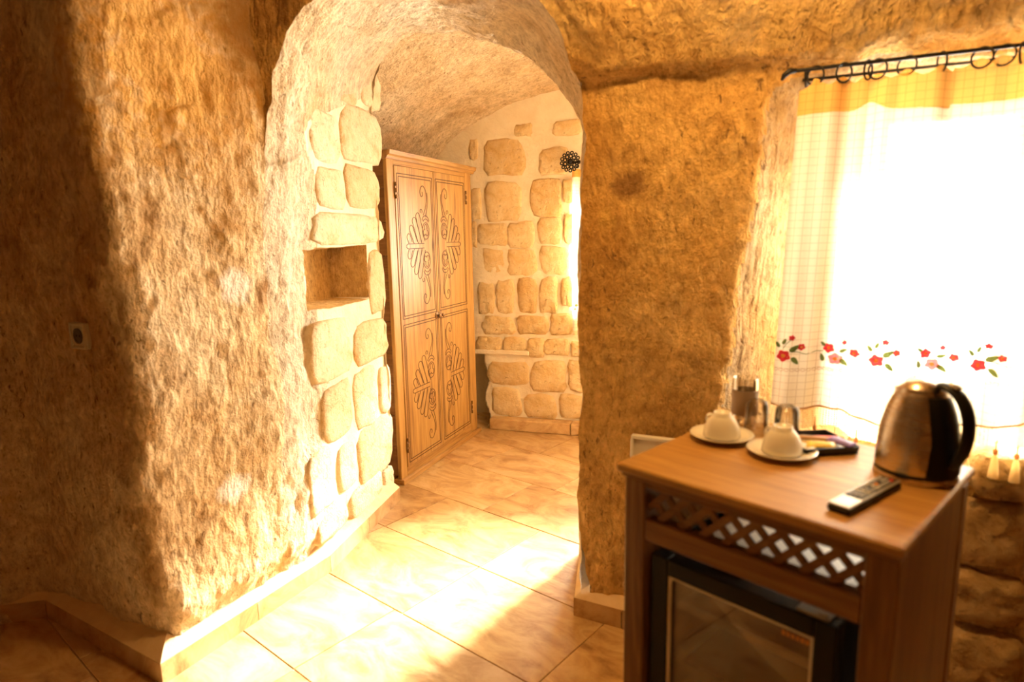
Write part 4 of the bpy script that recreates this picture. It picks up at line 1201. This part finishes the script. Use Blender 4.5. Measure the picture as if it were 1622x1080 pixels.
MB().lathe([(.0322, .030), (.0328, .031), (.0328, .094), (.0322, .095), (.0318, .094), (.0318, .031)], 32).build('band', LABEL, tg, smooth=True)

def tray():
    zt = TOPZ + .016
    P4 = [cabl(*q, zt) for q in ((1265, 690), (1312, 716), (1357, 683), (1300, 667))]
    cx = sum(p[0] for p in P4) / 4; cy = sum(p[1] for p in P4) / 4
    e = np.array(P4[1]) - np.array(P4[0]); ang = math.atan2(e[1], e[0])
    W, D = .118, .118
    cy = min(cy, .493 - .095)
    p = cabw(cx, cy, TOPZ); rz = -CYAW + ang
    root = empty('sachet_tray', p, rz, 'small square black tray holding paper sachets', 'tray')
    MB().box(-W / 2, W / 2, -D / 2, D / 2, 0, .003, c=.001).build('tray_base', BLACK, root)
    for a in range(4):
        M = Matrix.Rotation(a * PI / 2, 4, 'Z') @ Matrix.Translation((0, -D / 2, 0)) @ Matrix.Rotation(math.radians(14), 4, 'X')
        MB().box(-W / 2 - .004, W / 2 + .004, -.0015, .0015, .001, .020, M, c=.0006).build('tray_side', BLACK, root)
    kinds = [((.85, .80, .70), 'white paper sugar sachet lying in the black tray'), ((.70, .10, .06), 'red and white sachet lying in the black tray'), ((.45, .25, .10), 'brown coffee stick lying in the black tray'),
             ((.80, .55, .22), 'golden coffee stick lying in the black tray'), ((.85, .62, .10), 'yellow tea sachet lying in the black tray'), ((.22, .14, .50), 'purple sachet at the edge of the black tray'), ((.82, .70, .50), 'cream coffee stick lying in the black tray')]
    spots = [(-.032, .010, .9, .07, .028), (-.016, .034, 1.1, .07, .024), (.000, .006, 1.0, .095, .018), (.014, .012, 1.15, .095, .018), (.034, -.010, 1.0, .06, .034), (.038, .036, .5, .055, .030), (-.008, -.012, .95, .085, .018)]
    for i, ((c, lab), (sx, sy, a, L, w)) in enumerate(zip(kinds, spots)):
        mt = new_mat('sachet_paper', c, .45)[0]
        s = MB(); vs = []; fs = []; n, mm = 9, 5
        for iu in range(n):
            for iv in range(mm):
                u = iu / (n - 1) * 2 - 1; v = iv / (mm - 1) * 2 - 1
                th = .0042 * (1 - u ** 6) * (1 - v ** 4) + .0004
                vs.append((u * L / 2, v * w / 2, th))
        for iu in range(n):
            for iv in range(mm): q = vs[iu * mm + iv]; vs.append((q[0], q[1], -q[2]))
        N = n * mm
        for iu in range(n - 1):
            for iv in range(mm - 1):
                a_ = iu * mm + iv; fs += [(a_, a_ + mm, a_ + mm + 1, a_ + 1), (N + a_, N + a_ + 1, N + a_ + mm + 1, N + a_ + mm)]
        for iu in range(n - 1):
            a_ = iu * mm; b_ = a_ + mm; fs += [(a_, N + a_, N + b_, b_)]
            a_ += mm - 1; b_ += mm - 1; fs += [(a_, b_, N + b_, N + a_)]
        for iv in range(mm - 1):
            fs += [(iv, iv + 1, N + iv + 1, N + iv)]; a_ = (n - 1) * mm + iv; fs += [(a_, N + a_, N + a_ + 1, a_ + 1)]
        o = s.add(vs, fs).build('sachet', mt, smooth=True)
        ca, sa_ = math.cos(rz), math.sin(rz)
        o.location = (p[0] + ca * sx - sa_ * sy, p[1] + sa_ * sx + ca * sy, TOPZ + .0085 + .0055 * (i % 3) + (.004 if i > 3 else 0))
        o.rotation_euler = (rng.uniform(-.1, .1), rng.uniform(-.10, .10), rz + a)
        tag(o, lab, 'sachet', 'sachets in the tray')
tray()

def remote():
    a = np.array(cabl(1327, 800, TOPZ + .016)); b = np.array(cabl(1411, 756, TOPZ + .016)); c = (a + b) / 2; d = b - a
    L = float(np.linalg.norm(d)); ang = math.atan2(d[1], d[0])
    root = empty('remote_control', cabw(c[0], c[1], TOPZ), -CYAW + ang, 'silver and black remote control on the cabinet top', 'remote')
    MB().box(-L / 2, L / 2, -.021, .021, 0, .013, c=.004).build('body', BLACK, root)
    MB().box(-L / 2 + .002, L / 2 - .002, -.020, .020, .012, .0165, c=.002).build('face', SILVER, root)
    MB().box(-L / 2 + .055, L / 2 - .006, -.016, .016, .0165, .0175, c=.0004).build('keypad', BLACK_MATT, root)
    cols = [GREY_PL, new_mat('key_orange', (.85, .28, .04), .5)[0], new_mat('key_red', (.7, .04, .03), .5)[0], WHITE_PL]
    km = {}
    for i in range(10):
        for j in range(3):
            m_ = cols[3] if i in (2, 5) else cols[0]
            if i == 6 and j == 1: m_ = cols[1]
            if i == 9 and j == 0: m_ = cols[2]
            if i in (4, 7) and j == 1: continue
            if m_.name not in km: km[m_.name] = MB().box(-.0042, .0042, -.0034, .0034, 0, .0022, c=.0008).mesh('button', m_)
            o = link('button', km[m_.name], m_, root); o.location = (-L / 2 + .066 + i * (L - .082) / 9.5, -.010 + j * .010, .0172)
remote()

# ------------------------------------------------------------------ small things on the walls
pw = RIM_R + WE * .20
q = RIM_R - WN * .045 + WE * .205
hp_ = empty('wall_panel', (q[0], q[1], .38), math.atan2(WE[1], WE[0]), 'flat white panel on the rock pillar behind the cabinet', 'panel')
MB().box(.0, .40, -.002, .016, 0, .372, c=.003).build('panel_board', PAINT_W, hp_)
fm = MB(); fm.box(0, .40, -.010, .014, .362, .374, c=.002); fm.box(0, .40, -.010, .014, -.002, .010, c=.002); fm.box(-.002, .010, -.010, .014, .010, .362, c=.002); fm.box(.390, .402, -.010, .014, .010, .362, c=.002)
fm.build('panel_rim', new_mat('white_rim', (.88, .84, .74), .35)[0], hp_)

dw = np.array([-1.845 + 1.152, 2.32 - 1.935]); dw /= np.linalg.norm(dw); dn = np.array([-dw[1], dw[0]])
if dn @ PIER > 0: dn = -dn
sc = onplane(139, 530, (*(PIER + dw * .3), 0), (dw[1], -dw[0], 0))
dv = disp(np.array([[sc[0], sc[1], sc[2]]]))[0]
nrm_s = np.array([dw[1], -dw[0]]); nrm_s = nrm_s if nrm_s @ np.array([0, -1.]) > 0 else -nrm_s
k = dv[:2] @ nrm_s
so = empty('wall_socket', (sc[0] + nrm_s[0] * (k + .012), sc[1] + nrm_s[1] * (k + .012), sc[2]), math.atan2(-dw[1], -dw[0]), 'beige wall socket in the shaded rock wall', 'socket')
MB().box(-.043, .043, -.012, .05, -.043, .043, c=.004).build('plate', SOCKET, so)
fr_ = MB(); fr_.box(-.043, -.034, -.017, -.010, -.043, .043, c=.002); fr_.box(.034, .043, -.017, -.010, -.043, .043, c=.002); fr_.box(-.034, .034, -.017, -.010, .034, .043, c=.002); fr_.box(-.034, .034, -.017, -.010, -.043, -.034, c=.002)
fr_.build('rim', SOCKET, so)
Mx = Matrix.Translation((0, -.012, 0)) @ Matrix.Rotation(PI / 2, 4, 'X')
ins = MB().lathe([(.026, .0), (.026, .003), (.020, .003), (.019, .0005), (.0005, .0005)], 24, Mx).build('insert', new_mat('socket_dark', (.10, .075, .05), .5)[0], so, auto=True)
for dx in (-.0095, .0095):
    MB().lathe([(.0035, 0), (.0035, .0014), (.0005, .0014)], 10, Matrix.Translation((dx, -.0122, 0)) @ Matrix.Rotation(PI / 2, 4, 'X')).build('pin_hole', BLACK_MATT, ins)

# ------------------------------------------------------------------ warm ceiling lamp of the room (above the frame)
lp = (.42, 1.42, 2.56)
cl = empty('ceiling_lamp', lp, 0, 'round glass ceiling lamp hanging above the minibar cabinet', 'lamp')
MB().lathe([(.05, .06), (.055, .02), (.012, .0), (.010, -.08), (.03, -.085), (.03, -.10)], 24).build('fitting', BRASS, cl, smooth=True)
gm = bpy.data.materials.new('lamp_globe'); gm.use_nodes = True; gb = gm.node_tree.nodes['Principled BSDF']
gb.inputs['Base Color'].default_value = (1, .9, .7, 1); gb.inputs['Emission Color'].default_value = (1.0, .60, .20, 1); gb.inputs['Emission Strength'].default_value = 190.0
gl_ = MB(); gl_.lathe([(max(.0005, .085 * math.sin(PI * i / 16)), -.18 + .085 * math.cos(PI * i / 16)) for i in range(17)], 24)
gl_.build('globe', gm, cl, smooth=True)
